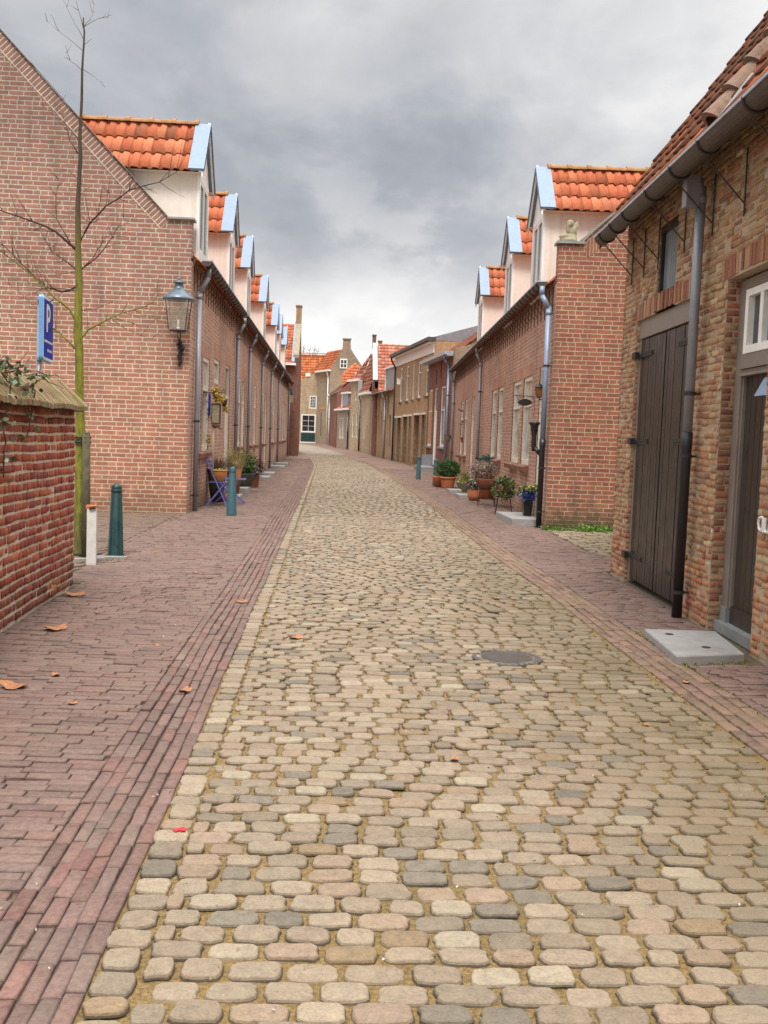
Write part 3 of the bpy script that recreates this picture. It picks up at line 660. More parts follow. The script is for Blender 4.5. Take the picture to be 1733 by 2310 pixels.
def courses(y0,y1,xl,xr,L=.20,W=.073,ang=0,pal=PV,skip=None,j=.0045):
    out=[];y=y0;r=0
    while y<y1:
        x=xl(y)-rng.random()*L
        while x<xr(y):
            l=L*(1+rng.normal(0,.03)); a,b=max(x,xl(y)),min(x+l,xr(y)); x+=l
            if b-a<.03: continue
            cx=(a+b)/2; cy=y+ang*(cx)+.020*math.sin(cx*1.9+y*.7)+.008*math.sin(cx*5+y*2)+rng.normal(0,.0022)
            if skip and skip(cx,cy): continue
            cc=jcol(pal,s=.05); 
            out.append((cx,cy,(b-a)-j,W-j+rng.normal(0,.0012),math.atan(ang)+.02*math.cos(cx*1.9+y*.7)+rng.normal(0,.008),cc))
        y+=W; r+=1
    return out
def strip(y0,y1,x0f,n,W,L=.205,pal=ST,j=.007,f=lambda y:0):
    out=[]
    for c in range(n):
        y=y0-rng.random()*L
        while y<y1:
            l=L*(1+rng.normal(0,.04)); cx=x0f(y)+(c+.5)*W+.005*math.sin(y*2+c)
            out.append((cx,y+l/2,l-j,W-j+rng.normal(0,.002),math.pi/2+rng.normal(0,.014),jcol(pal,s=.09))); y+=l
    return out
slx=lambda y:lerp(XL,y)-.03-6*.064
wallL=lambda y:(-2.5+(.0 if y<10 else -.0)) if y<10.1 else (-2.72)
P1=courses(2.0,19.6,lambda y:-2.47 if y<10.12 else (-2.75),slx,ang=-.05)
P1b=courses(19.6,62,lambda y:-2.69,slx,W=.074,L=.21,ang=-.02)
pavers('left_pavement',P1,M['paver']);pavers('left_pavement',P1b,M['paver'])
pavers('left_gutter_strip',strip(1.8,62,slx,6,.064),M['paver'])
srx=lambda y:lerp(XR,y)+.01
pavers('right_gutter_strip',strip(1.8,62,srx,4,.085,pal=[(.25,.165,.125),(.22,.145,.11),(.28,.17,.13)]),M['paverch'])
wR=lambda y:(2.92+.0547*y) if y<12.35 else ((3.95+(y-15)*.03+max(0,(14.6-y))*.35) if y<18.2 else 3.05+.0547*y)
SLAB=(2.72,3.26,7.12,8.15)
sk=lambda x,y:(SLAB[0]-.02<x<SLAB[1]+.08 and SLAB[2]<y<SLAB[3]+.05)
pavers('right_pavement',courses(2.0,19.5,lambda y:srx(y)+.345,wR,ang=.05,skip=sk),M['paver'])
pavers('right_pavement',courses(19.5,50,lambda y:srx(y)+.345,wR,ang=.03),M['paver'])
# alley pavers on the left laid askew
al=[];c_,s_=math.cos(.55),math.sin(.55)
for i in range(-60,60):
    for k in range(-130,160):
        u=i*.205+(k%2)*.1+rng.normal(0,.003); v=k*.084; x=-5+u*c_-v*s_; y=15+u*s_+v*c_
        if -7.5<x<-2.82 and 10.3<y<19.25: al.append((x,y,.198,.077,.55+rng.normal(0,.01),tuple(np.array(jcol(PV,s=.1))*np.array([.92,.97,.9]))))
pavers('alley_pavement',al,M['paver'])
pavers('alley_edge_row',strip(11.8,19.3,lambda y:-2.815,1,.07,pal=PV),M['paver'])
# ================================================================== sky, sun, camera
w=bpy.data.worlds.new("World"); sc.world=w; w.use_nodes=True; nt=w.node_tree; nt.nodes.clear()
out=nt.nodes.new('ShaderNodeOutputWorld'); bg=nt.nodes.new('ShaderNodeBackground'); nt.links.new(bg.outputs[0],out.inputs[0])
sky=nt.nodes.new('ShaderNodeTexSky'); sky.sky_type='NISHITA'; sky.sun_disc=False
SUN_EL,SUN_AZ=math.radians(56),math.radians(184)   # azimuth from +y, clockwise
sky.sun_elevation=SUN_EL; sky.sun_rotation=SUN_AZ; sky.air_density=1.2; sky.dust_density=2
tc=nt.nodes.new('ShaderNodeTexCoord'); g=tc.outputs['Generated']; nt.links.new(g,sky.inputs[0])
sx=N(nt,'SeparateXYZ'); nt.links.new(g,sx.inputs[0])
# clouds live on a layer overhead: project the direction to it
zc=math_(nt,'ADD',math_(nt,'MAXIMUM',sx.outputs[2],0.0),.16)
cx=N(nt,'CombineXYZ'); nt.links.new(math_(nt,'DIVIDE',sx.outputs[0],zc),cx.inputs[0]); nt.links.new(math_(nt,'DIVIDE',sx.outputs[1],zc),cx.inputs[1]); 
mp=N(nt,'Mapping'); mp.inputs['Location'].default_value=(3.1,1.7,0); mp.inputs['Scale'].default_value=(1.15,.62,1); nt.links.new(cx.outputs[0],mp.inputs[0])
n1=noise_(nt,mp.outputs[0],1.15,8,.52,.6); n2=noise_(nt,mp.outputs[0],.45,3,.5)
mpb=N(nt,'Mapping'); mpb.inputs['Location'].default_value=(0.4,0,.2); mpb.inputs['Scale'].default_value=(1,1,1.5); nt.links.new(g,mpb.inputs[0])
n3=noise_(nt,mpb.outputs[0],5.5,7,.55,.35)
el=sx.outputs[2]
# broad banks: bright by the horizon, a slate bank above it, paler again higher up and to the east
band=ramp_(nt,math_(nt,'ADD',el,math_(nt,'MULTIPLY',math_(nt,'SUBTRACT',n3,.5),.13)),[(0,1.10),(.05,1.08),(.12,.86),(.17,.52),(.235,.44),(.33,.55),(.42,.60),(.7,.85),(1,1.0)])
az=maprange(nt,sx.outputs[0],-.22,.38,-.08,.24)
left_=maprange(nt,sx.outputs[0],-.10,-.40,0,.10)
lum=math_(nt,'ADD',math_(nt,'ADD',band,math_(nt,'MULTIPLY',math_(nt,'SUBTRACT',n1,.5),.22)),math_(nt,'MULTIPLY',az,maprange(nt,el,.06,.3,0,1)))
lum=math_(nt,'ADD',lum,math_(nt,'MULTIPLY',math_(nt,'SUBTRACT',n3,.5),.55)); lum=math_(nt,'ADD',lum,left_)
mpc=N(nt,'Mapping'); mpc.inputs['Location'].default_value=(1.7,0,.9); mpc.inputs['Scale'].default_value=(1,1,1.7); nt.links.new(g,mpc.inputs[0])
n4=noise_(nt,mpc.outputs[0],8.5,9,.58,.15); n5=noise_(nt,mpc.outputs[0],3.2,4,.5,.1)
puff=math_(nt,'MULTIPLY',maprange(nt,n4,.46,.60,0,1,True),maprange(nt,n5,.40,.60,0,1,True))
lum=math_(nt,'ADD',lum,math_(nt,'MULTIPLY',puff,maprange(nt,el,.08,.26,.26,.07)))
lum=math_(nt,'SUBTRACT',lum,math_(nt,'MULTIPLY',maprange(nt,n4,.50,.34,0,.05,True),1.0))
tint=ramp_(nt,lum,[(.0,(.15,.17,.21)),(.25,(.275,.297,.35)),(.45,(.43,.45,.49)),(.7,(.68,.685,.70)),(1.0,(1.0,.99,.98))])
up=maprange(nt,el,.40,.85,1.0,2.7)
tint=mix_(nt,1.0,tint,N(nt,'CombineColor').outputs[0],'MULTIPLY') if False else tint
vs=N(nt,'VectorMath',operation='SCALE'); nt.links.new(tint,vs.inputs[0]); nt.links.new(up,vs.inputs['Scale'])
ns=N(nt,'VectorMath',operation='SCALE'); nt.links.new(sky.outputs[0],ns.inputs[0]); ns.inputs['Scale'].default_value=.09
fin=N(nt,'Mix',data_type='RGBA'); nt.links.new(maprange(nt,n1,.30,.40,.86,.97),fin.inputs[0]); nt.links.new(ns.outputs[0],fin.inputs[6]); nt.links.new(vs.outputs[0],fin.inputs[7])
nt.links.new(fin.outputs[2],bg.inputs[0]); bg.inputs[1].default_value=1.05
sun=bpy.data.lights.new('sun','SUN'); sun.energy=2.5; sun.angle=math.radians(16); sun.color=(1,.95,.87)
so=link(bpy.data.objects.new('sun',sun)); dsun=V((math.sin(SUN_AZ)*math.cos(SUN_EL),math.cos(SUN_AZ)*math.cos(SUN_EL),math.sin(SUN_EL)))
so.rotation_euler=dsun.to_track_quat('Z','Y').to_euler()
cam=bpy.data.cameras.new('camera'); co=link(bpy.data.objects.new('camera',cam)); sc.camera=co
yaw,pitch,roll=.0578663,.0755915,.036
f=V((math.sin(yaw)*math.cos(pitch),math.cos(yaw)*math.cos(pitch),-math.sin(pitch))); r0=V((math.cos(yaw),-math.sin(yaw),0)); u0=r0.cross(f)
r_=r0*math.cos(roll)+u0*math.sin(roll); u_=-r0*math.sin(roll)+u0*math.cos(roll)
mtx=Matrix((r_,u_,-f)).transposed().to_4x4(); mtx.translation=(0,0,1.6); co.matrix_world=mtx
cam.sensor_fit='VERTICAL'; cam.sensor_height=24; cam.lens=24*2250/2310; cam.clip_end=2000; cam.clip_start=.05
sc.view_settings.view_transform='Standard'; sc.view_settings.look='None'; sc.view_settings.exposure=0
sc.render.engine='CYCLES'; sc.cycles.max_bounces=5; sc.cycles.diffuse_bounces=3; sc.cycles.transparent_max_bounces=6
# ================================================================== LEFT ROW OF HOUSES
FL=Fr((-2.7,0),(-2.7,10),flip=True)   # u == y, normal toward +x
assert FL.n.x>0
def roofL(o): return 4.72+1.04*(-o+.2)      # o = offset from the facade (negative inward)
RIDGE_X=-8.3; RZ=roofL(-(8.3-2.7))
def gut_line(y): return 4.83
M['lintelL']=brick('soldier_lintel',[(.50,.27,.19),(.56,.31,.22),(.47,.25,.18)],(.56,.42,.32),.6,.085,.008,vert=True,header=0,grime_shade=.1,top=30,bump=.3)
M['lintelR']=brick('soldier_lintel_east',[(.48,.25,.175),(.53,.28,.20),(.45,.23,.165)],(.56,.42,.32),.6,.085,.008,vert=True,header=0,grime_shade=.1,top=30,bump=.3)
def lintel_course(fr,a,b,z,parent,mat):
    q=MB(); a-=.12;b+=.12; z+=.001; q.face([fr.P(a,z,.004),fr.P(b,z,.004),fr.P(b,z+.27,.004),fr.P(a,z+.27,.004)],[(a,z),(b,z),(b,z+.27),(a,z+.27)])
    q.face([fr.P(a,z,0),fr.P(b,z,0),fr.P(b,z,.004),fr.P(a,z,.004)]); q.build('lintel',M[mat],parent)
def row_house(y0,y1,dorm,holes,doors,pipes,label,group,end=None,gz0=4.83,first=False):
    h=thing('row_house',(-2.7,y0,0),label,'house',group)
    mb=MB(); ho=[x[:4] for x in holes]+[x[:4] for x in doors]
    facade(mb,FL,y0,y1,-.1,4.85,ho,.09,0,1)
    if first:
        # street gable toward the viewer
        P=[(-2.7,-.1),(-2.7,5.53),(-3.12,5.53),(-8.3,10.92),(-14,4.9),(-14,-.1)]
        mb.face([V((x,y0,z)) for x,z in P],[(x,z) for x,z in P],None,2)
        P2=[(-2.7,4.85),(-2.7,5.53),(-3.12,5.53),(-8.3,10.92),(-14,4.9),(-14,4.5),(-8.3,10.3),(-2.9,4.85)]
        mb.face([V((x,y0+.22,z)) for x,z in P2[::-1]],[(x,z) for x,z in P2[::-1]],None,2)
        mb.face([V((-2.7,y0,4.8)),V((-2.7,y0+.22,4.8)),V((-2.7,y0+.22,5.53)),V((-2.7,y0,5.53))],[(0,4.8),(.22,4.8),(.22,5.53),(0,5.53)],None,2)
        a,b=V((-3.12,y0,5.53)),V((-8.3,y0,10.92)); mb.face([a,b,b+V((0,.22,0)),a+V((0,.22,0))],[(0,0),(7,0),(7,.2),(0,.2)],None,2)
    if end=='far':
        P=[(-2.7,-.1),(-2.7,4.85),(-8.3,10.5),(-14,4.9),(-14,-.1)]
        mb.face([V((x,y1,z)) for x,z in P],[(x,z) for x,z in P],None,0)
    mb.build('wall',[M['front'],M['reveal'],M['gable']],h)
    if first:
        s=MB(); a=V((-3.13,y0-.004,5.50)); b=V((-8.3,y0-.004,10.88)); d=(b-a).normalized(); nrm=V((d.z,0,-d.x))*-1; dn=V((-.72,0,-.69))*.20
        L=(b-a).length
        dn=V((-.72,0,-.69))*.235; s.face([a,b,b+dn,a+dn],[(0,.012),(L,.012),(L,.247),(0,.247)])
        s.build('verge_course',M['soldier'],h)
        k=MB(); n=8
        for i in range(n):
            p=a+(b-a)*(i/n)+V((0,0,.03+.012*(i%2))); q=a+(b-a)*((i+1.04)/n)+V((0,0,.03+.012*(i%2))); k.hexa([p+V((.02,-.05,0)),q+V((.02,-.05,0)),q+V((.02,.27,0)),p+V((.02,.27,0)),p+V((0,-.05,.035)),q+V((0,-.05,.035)),q+V((0,.27,.035)),p+V((0,.27,.035))])
        k.box(-2.9,y0+.1,5.55,.5,.34,.035)
        k.build('parapet_capping',M['leadcap'],h)
    # main roof
    sl=V((-1,0,1.04)); Lr=math.hypot(5.8,5.8*1.04); sl.normalize(); base=V((-2.5,y0+(.22 if first else 0),roofL(.2)-.02))
    nn=V((1.04,0,1)).normalized()
    pantiles(base,(0,1,0),sl,nn,y1-y0-(.22 if first else 0),Lr,.25,.36,[(.62,.165,.06),(.54,.13,.05),(.66,.20,.08)],.15,res=5,name='roof_tiles',parent=h)
    bk=MB(); bk.face([V((RIDGE_X,y0,RZ)),V((RIDGE_X,y1,RZ)),V((-14,y1,RZ-5.9)),V((-14,y0,RZ-5.9))]); ridge_caps(bk,(RIDGE_X,y0,RZ),(RIDGE_X,y1,RZ),.1,.5); bk.build('roof_back',M['ridge'],h)
    for (a,b,c,d) in ho: lintel_course(FL,a,b,d,h,'lintelL')
    for (a,b,c,d,*tr) in holes:
        wn=window(FL,a,b,c,d,h,transom=(tr[0] if tr else None),bars=(1,1),glass=M['curtain'],depth=.035,fw=.085)
        if d-c>1.2: sill(FL,a-.06,b+.06,c,wn,M['frontsill'],.13,.12)
    for (a,b,c,d,tr) in doors: doorset(FL,a,b,c,d,h,M['cream'],transomz=tr,depth=.05)
    for dc,wd in dorm: dormer(FL,dc,.05,4.95,6.52,7.58,roofL,h)
    for (g0,g1) in pipes.get('g',[]): halfgutter('gutter',FL,g0,g1,4.83,.26,.095,h,brackets=.46 if g0<33 else .6)
    for i,p in enumerate(pipes.get('p',[])): downpipe(FL,p,4.25,0.0,h,go=.26,r=.052,zgut=4.74,clamps=(1.75,.28))
    return h
M['frontsill']=brick('sill_brick',[(.34,.16,.10),(.27,.11,.07),(.38,.19,.13)],(.40,.32,.25),.3,.09,.014,grime_shade=.1,top=30)
G='row houses with white dormers on the west side'
row_house(19.35,28.45,[(20.42,0),(26.2,0)],[(20.35,21.26,1.15,3.16,2.45),(21.52,22.62,1.15,3.16,2.45),(23.5,24.6,2.7,3.27)],[(26.1,27.2,.12,3.3,2.45)],{'g':[(19.62,28.1)],'p':[19.95,28.3]},'brick end house with blank gable wall, lantern and first two white dormers',G,first=True)
row_house(28.45,35.4,[(31.6,0)],[(29.5,30.6,1.15,3.18,2.45),(33.9,34.9,1.15,3.2,2.45)],[(31.1,32.1,.12,3.25,2.45)],{'g':[(28.35,35.4)],'p':[32.65]},'brick row house behind the blue table, third dormer from the gable end',G)
row_house(35.4,44.0,[(39.3,0)],[(36.0,37.1,1.15,3.25,2.45),(40.4,41.7,1.15,3.2,2.45)],[(42.4,43.3,.12,3.2,2.45)],{'g':[(35.4,44)],'p':[38.8]},'brick row house with a single white dormer, midway along the row, two windows',G)
row_house(44.0,55.0,[(47.5,0),(51.4,0)],[(46.8,48.0,1.15,3.22,2.45),(48.6,49.6,1.15,3.22,2.45),(53.3,54.3,1.15,3.2,2.45)],[(45.4,46.3,.12,3.2,2.45)],{'g':[(44,49.8),(49.8,55)],'p':[44.9,51.6]},'brick row house with two close-set white dormers near the far end',G)
row_house(55.0,65.4,[(57.5,0)],[(55.5,56.5,1.15,3.22,2.45),(58.4,59.6,1.15,3.22,2.45),(60.5,61.5,1.15,3.22,2.45)],[(62.5,63.4,.12,3.2,2.45)],{'g':[(55,65.6)],'p':[64.9]},'last brick row house beside the far wall lantern',G,end='far')
# steps in front of the doors
def step(x,y,sx_,sy_,h,label,mat='concrete',grp='stone doorsteps'):
    mb=MB(); z=gz(y)-.03; P=[]
    bv=.008
    mb.box(x,y,z+(h+.03)/2-.004,sx_,sy_,h+.03-.008); mb.box(x,y,z+h+.03-.004-.002,sx_-2*bv,sy_-2*bv,.008)
    return tag(mb.build('doorstep',M[mat]),label,'doorstep',grp)
step(-2.37,24.1,.62,1.2,.07,'flat grey doorstep on the ground under the blue table')
step(-2.36,26.2,.64,1.1,.15,'raised grey doorstep right behind the blue table')
step(-2.33,34.9,.66,1.5,.07,'low grey doorstep beyond the dark planter'); step(-2.33,37.7,.68,1.5,.1,'grey doorstep just beyond the one past the planter')
step(-2.33,46.6,.66,1.6,.08,'far grey doorstep by the two close-set downpipes'); step(-2.33,50.4,.66,1.5,.1,'farthest grey doorstep along the west row')

# ================================================================== RIGHT ROW
FR_=Fr((3.08,0),(3.08+.0547*10,10)); FR_=Fr((3.08,0),(3.08+.0547*10,10),flip=False)
if FR_.n.x>0: FR_=Fr((3.08,0),(3.08+.0547*10,10),flip=True)
k_=math.sqrt(1+.0547**2)
def roofR(o): return 4.45+.93*(-o+.2)
def row_house_e(y0,y1,dorm,holes,doors,gut,pipes,label,first=False,zg=4.55):
    f=FR_; A=f.P(y0*k_,0); h=thing('row_house',A,label,'house','row houses with white dormers on the east side')
    mb=MB(); sc_=lambda t:[(x[0]*k_,x[1]*k_,*x[2:4]) for x in t]
    facade(mb,f,y0*k_,y1*k_,-.1,4.65,sc_(holes)+sc_(doors),.10,0,1)
    inn=lambda d,z,oy=0:f.P(y0*k_+oy,z,-d)
    if first:
        pr=[(0,-.1),(0,5.22),(.42,5.26),(5.2,9.62),(10,5.2),(10,-.1)]
        mb.face([inn(d,z) for d,z in pr],[(d,z) for d,z in pr],None,2)
        mb.face([inn(d,z,.24) for d,z in [(0,4.5),(0,5.22),(.42,5.26),(5.2,9.62),(10,5.2),(10,4.6)]][::-1],None,None,2)
        mb.face([inn(0,4.5),inn(0,4.5,.24),inn(0,5.22,.24),inn(0,5.22)],[(0,4.5),(.24,4.5),(.24,5.22),(0,5.22)],None,2)
        mb.face([inn(.42,5.26),inn(.42,5.26,.24),inn(5.2,9.62,.24),inn(5.2,9.62)],None,None,2)
    else:
        pr=[(0,-.1),(0,4.65),(5.2,9.3),(10,4.6),(10,-.1)]
    if not first or True:
        pr2=[(0,-.1),(0,4.65),(5.2,9.3),(10,4.6),(10,-.1)]; mb.face([f.P(y1*k_,z,-d) for d,z in pr2],[(d,z) for d,z in pr2],None,0)
    mb.build('wall',[M['frontR'],M['reveal'],M['endR']],h)
    if first:
        k=MB(); a=inn(.40,5.26,-.04);b=inn(5.2,9.62,-.04);t=f.t*.32
        k.hexa([a,b,b+t,a+t,a+V((0,0,.045)),b+V((0,0,.045)),b+t+V((0,0,.045)),a+t+V((0,0,.045))]); a=inn(-.04,5.22,-.05);b=inn(.46,5.22,-.05); k.hexa([a,b,b+t*1.1,a+t*1.1,a+V((0,0,.045)),b+V((0,0,.045)),b+t*1.1+V((0,0,.045)),a+t*1.1+V((0,0,.045))])
        k.build('parapet_capping',M['leadcap'],h)
        s=MB(); a=inn(.5,5.27,-.004);b=inn(5.1,9.46,-.004); dn=V((0,0,-.32)); s.face([a,b,b+dn,a+dn],[(0,0),(6.2,0),(6.2,.22),(0,.22)]); s.build('verge_course',M['endsold'],h)
    sl=(-f.n+V((0,0,.93))).normalized(); Lr=math.hypot(5.4,5.4*.93); off=.24 if first else 0
    nn=(f.n*.93+V((0,0,1))).normalized()
    pantiles(f.P(y0*k_+off,roofR(.2)-.02,.2),f.t,sl,nn,(y1-y0)*k_-off,Lr,.25,.36,[(.60,.16,.06),(.52,.13,.05),(.64,.19,.08)],.2,res=5,name='roof_tiles',parent=h)
    bk=MB(); R0,R1=f.P(y0*k_,roofR(-5.2),-5.2),f.P(y1*k_,roofR(-5.2),-5.2); E0,E1=f.P(y0*k_,4.6,-10),f.P(y1*k_,4.6,-10); bk.face([R0,R1,E1,E0]); ridge_caps(bk,R0,R1,.1,.5); bk.build('roof_back',M['ridge'],h)
    for (a,b,c,d) in sc_(holes)+sc_(doors): lintel_course(f,a,b,d,h,'lintelR')
    for (a,b,c,d,*tr) in holes:
        wn=window(f,a*k_,b*k_,c,d,h,transom=(tr[0] if tr else None),glass=M['curtain'],depth=.045,fw=.09)
        if d-c>1.2: sill(f,a*k_-.06,b*k_+.06,c,wn,M['frontsill'],.13,.12)
    for (a,b,c,d,tr) in doors: doorset(f,a*k_,b*k_,c,d,h,M['cream'],transomz=tr,depth=.05)
    for dc in dorm: dormer(f,dc*k_,.05,4.6,6.15,7.12,roofR,h)
    for (a,b) in gut: halfgutter('gutter',f,a*k_,b*k_,zg,.24,.095,h,brackets=.45)
    for p in pipes: downpipe(f,p*k_,4.0,0,h,go=.24,r=.05,zgut=zg-.09,clamps=(3.1,1.0))
    return h
M['endsold']=brick('end_soldier',RED,(.50,.41,.30),.3,.082,.018,vert=True,header=0,grime_shade=.1,top=30)
h1=row_house_e(18.3,31.7,[20.5,25.2],[(20.86,22.15,1.1,3.0,2.35),(22.55,23.9,1.1,3.0,2.35),(25.9,27.0,1.1,3.02,2.35),(27.4,28.6,1.1,3.02,2.35)],[(19.02,19.85,.12,3.08,2.2)],[(18.5,31.6)],[31.4],'brick house with lantern, oval sign and paired windows beyond the alley',first=True)
h2=row_house_e(31.7,43.8,[32.5],[(36.9,38.1,1.0,3.1,2.35),(38.9,40.1,1.0,3.1,2.35)],[(34.2,35.2,.12,3.2,2.35)],[(31.6,33.9),(33.9,43.6)],[43.3],'brick house with one white dormer and the hanging figure on its wall')
# near downpipe with black cast-iron foot and hopper
d_=downpipe(FR_,18.50*k_,4.05,.0,h1,go=.24,r=.050,mat=M['pipeblue'],lower=M['castiron'],lowz=1.62,zgut=4.47,clamps=(3.0,1.1,.28),o=.10)
q=MB(); c=FR_.P(18.66*k_,0,.22); q.lathe(c.x-.02,c.y,[(.03,1.42),(.05,1.55),(.045,1.68),(.075,1.9),(.105,1.94),(.105,1.97)],12); q.tube([(c.x-.02,c.y,1.5),tuple(FR_.P(18.62*k_,1.36,.10))],.04,8); q.build('rain_hopper',M['castiron'],d_,True)

# ================================================================== WAREHOUSE
FW=Fr((2.937,0),(2.937+.547,10),flip=False)
if FW.n.x>0: FW=Fr((2.937,0),(2.937+.547,10),flip=True)
wh=thing('warehouse',FW.P(6,0),'old rough brick warehouse with plank double doors and steep tiled roof','building')
Y0,Y1=2.2,12.36
HW=[(9.56,11.68,-.1,3.05),(10.2,10.93,3.05,3.98),(7.56,8.60,-.1,3.06)]
mb=MB(); facade(mb,FW,Y0,Y1,-.1,4.35,HW,.12,0,0)
for z in (0,):
    e=FW.P(Y1,-.1),FW.P(Y1,4.35); mb.face([FW.P(Y1,-.1),FW.P(Y1,4.2),FW.P(Y1,9.9,-4.2),FW.P(Y1,4.2,-8.4),FW.P(Y1,-.1,-8.4)])
    mb.face([FW.P(Y0,-.1),FW.P(Y0,4.2),FW.P(Y0,9.9,-4.2),FW.P(Y0,4.2,-8.4),FW.P(Y0,-.1,-8.4)])
mb.build('wall',M['mortar'],wh)
WB=[(.46,.28,.15),(.42,.24,.13),(.50,.33,.18),(.41,.19,.11),(.33,.14,.095),(.46,.20,.10),(.39,.22,.135),(.50,.37,.23),(.31,.18,.12),(.62,.55,.46)]
WW=np.array([.19,.17,.12,.14,.08,.06,.12,.06,.05,.01]);WW/=WW.sum()
def lowred(z): return np.array([1.08,.86,.78])*(1 if z<1 else 1) if z<.55 else (np.array([1.05,1.04,1.0]) if z<2.6 else np.array([.92,.93,.9]))
brickwall(FW,5.6,Y1+.01,0.0,4.3,.17,.060,.012,WB,WW,.42,[(a-.005,b+.005,c,d+.0) for a,b,c,d in HW]+[(9.50,11.76,3.05,3.24),(7.50,8.68,3.06,3.25)],rel=.012,jit=.0050,proud=.007,parent=wh,wave=.008,taper=.0065,rowtone=lowred)
# far return of the wall (visible jagged quoin) and reveals
FE=Fr(tuple(FW.P(Y1,0).xy),tuple((FW.P(Y1,0)-FW.n).xy)); 
if FE.n.y<0: FE=Fr(tuple(FW.P(Y1,0).xy),tuple((FW.P(Y1,0)-FW.n).xy),flip=True)
brickwall(FE,-.01,3,0,4.3,.17,.060,.012,WB,WW,.38,rel=.012,jit=.005,parent=wh,wave=.004)
def reveal(fr,u,z0,z1,side,dep=.14,pal=None):
    A=fr.P(u,0,0);B=fr.P(u,0,-dep); F=Fr(tuple(A.xy),tuple(B.xy)); 
    if F.n.dot(fr.t)*side<0: F=Fr(tuple(A.xy),tuple(B.xy),flip=True)
    brickwall(F,0,dep,z0,z1,.15,.061,.014,pal or WB[:8],None,.0,rel=.008,jit=.004,parent=wh,name='reveal_bricks',taper=.009)
reveal(FW,8.60,0,3.06,-1,.16,[(.42,.15,.07),(.38,.20,.11),(.30,.11,.07),(.44,.26,.14)])
reveal(FW,11.68,0,3.05,-1,.10); reveal(FW,10.93,3.05,3.98,-1,.10)
# soldier arches above the openings
def soldiers(fr,u0,u1,z0,z1,pal,parent,arch=.05):
    mb=MB(); n=int((u1-u0)/.062); vs=[];fs=[];cs=[]
    for i in range(n):
        a=u0+(u1-u0)*i/n; b_=a+(u1-u0)/n-.012; t=(i+.5)/n; s=arch*(1-(2*t-1)**2); c=tuple(np.clip(np.array(pal[rng.integers(len(pal))])*(1+rng.normal(0,.12)),.01,.9)); o=.006+rng.normal(0,.004)
        fbox(mb,fr,a,b_,z0+s+rng.normal(0,.003),z1+s+rng.normal(0,.004),-.1,o,c)
    return mb.build('arch_bricks',M['bricks'],parent)
SP=[(.38,.19,.11),(.32,.14,.08),(.42,.24,.14),(.29,.12,.08)]
soldiers(FW,9.48,11.80,3.045,3.235,SP,wh,.02); soldiers(FW,7.45,8.74,3.055,3.24,SP,wh,.03)
# double doors
gd=thing  # alias kept short
dd=MB(); fbox(dd,FW,9.56,11.68,2.84,3.05,-.10,-.03); fbox(dd,FW,11.60,11.68,0,2.84,-.10,-.04); fbox(dd,FW,9.56,9.60,0,2.84,-.10,-.04)
pd=dd.build('double_door',M['taupe'],wh)
for (a,b,s) in ((9.60,10.565,-1),(10.61,11.60,1)):
    q=MB(); n=9; 
    for i in range(n):
        x0=a+(b-a)*i/n; x1=a+(b-a)*(i+1)/n-.010; fbox(q,FW,x0,x1,.035,2.82,-.085,-.045+rng.normal(0,.0015))
    fbox(q,FW,a,b,.035,2.82,-.098,-.086)
    lf=q.build('door_leaf',M['wooddark'],pd)
    for z in (.28,1.62,2.62):
        hk=MB(); u0,u1=(a+.02,a+.5) if s<0 else (b-.5,b-.02)
        fbox(hk,FW,u0,u1,z,z+.055,-.045,-.034)
        for k in range(5):
            u=u0+(u1-u0)*(k+.5)/5; c=FW.P(u,z+.028,-.034); hk.ball(c.x,c.y,c.z,.010,.010,.010,6,4)
        if s>0: fbox(hk,FW,b-.01,b+.14,z-.01,z+.065,-.02,.03)
        hk.build('strap_hinge',M['iron'],lf)
# hatch with grey planks
hm=MB(); fbox(hm,FW,10.2,10.26,3.05,3.98,-.1,-.02); fbox(hm,FW,10.87,10.93,3.05,3.98,-.1,-.02); fbox(hm,FW,10.26,10.87,3.9,3.98,-.1,-.02)
hp=hm.build('hatch',M['wooddark'],wh)
q=MB()
for i in range(7): a=10.26+.61*i/7; fbox(q,FW,a,a+.61/7-.009,3.06,3.90,-.09,-.055)
q.build('hatch_shutter',M['shutter'],hp)
# narrow door with transom window
dm=MB(); FWd=-.14
fbox(dm,FW,8.44,8.60,.22,3.04,FWd-.06,FWd+.03); fbox(dm,FW,8.41,8.45,.22,3.04,FWd-.06,FWd+.015); fbox(dm,FW,7.52,8.44,2.96,3.04,FWd-.06,FWd+.03)
for i,(z0,z1,o) in enumerate(((2.22,2.245,.05),(2.25,2.275,.035),(2.28,2.36,.055),(2.365,2.41,.03))): fbox(dm,FW,7.52,8.44,z0,z1,FWd-.06,FWd+o)
nd=dm.build('narrow_door',M['taupe'],wh)
q=MB(); fbox(q,FW,8.44,8.605,0,.22,FWd-.06,FWd+.04); fbox(q,FW,7.5,8.605,0,.09,FWd-.06,FWd+.09); q.build('threshold',M['conside'],nd)
q=MB(); n=7
for i in range(n): a=7.54+.87*i/n; fbox(q,FW,a,a+.87/n-.009,.24,2.22,FWd-.05,FWd-.01)
fbox(q,FW,7.54,8.41,.09,.24,FWd-.05,FWd+.012); fbox(q,FW,7.54,8.41,.24,2.22,FWd-.06,FWd-.052)
lf=q.build('door_leaf',M['wooddark'],nd)
q=MB(); a,b=7.66,7.93; c0=[FW.P(a,2.20,FWd),FW.P(b,2.20,FWd),FW.P(b,2.04,FWd),FW.P(a,2.04,FWd)]; c1=[FW.P(a,2.18,FWd+.025),FW.P(b,2.18,FWd+.025),FW.P(b,2.03,FWd+.10),FW.P(a,2.03,FWd+.10)]
q.hexa([c0[3],c0[2],c0[1],c0[0],c1[3],c1[2],c1[1],c1[0]]); q.build('letter_flap',M['zinc'],lf)
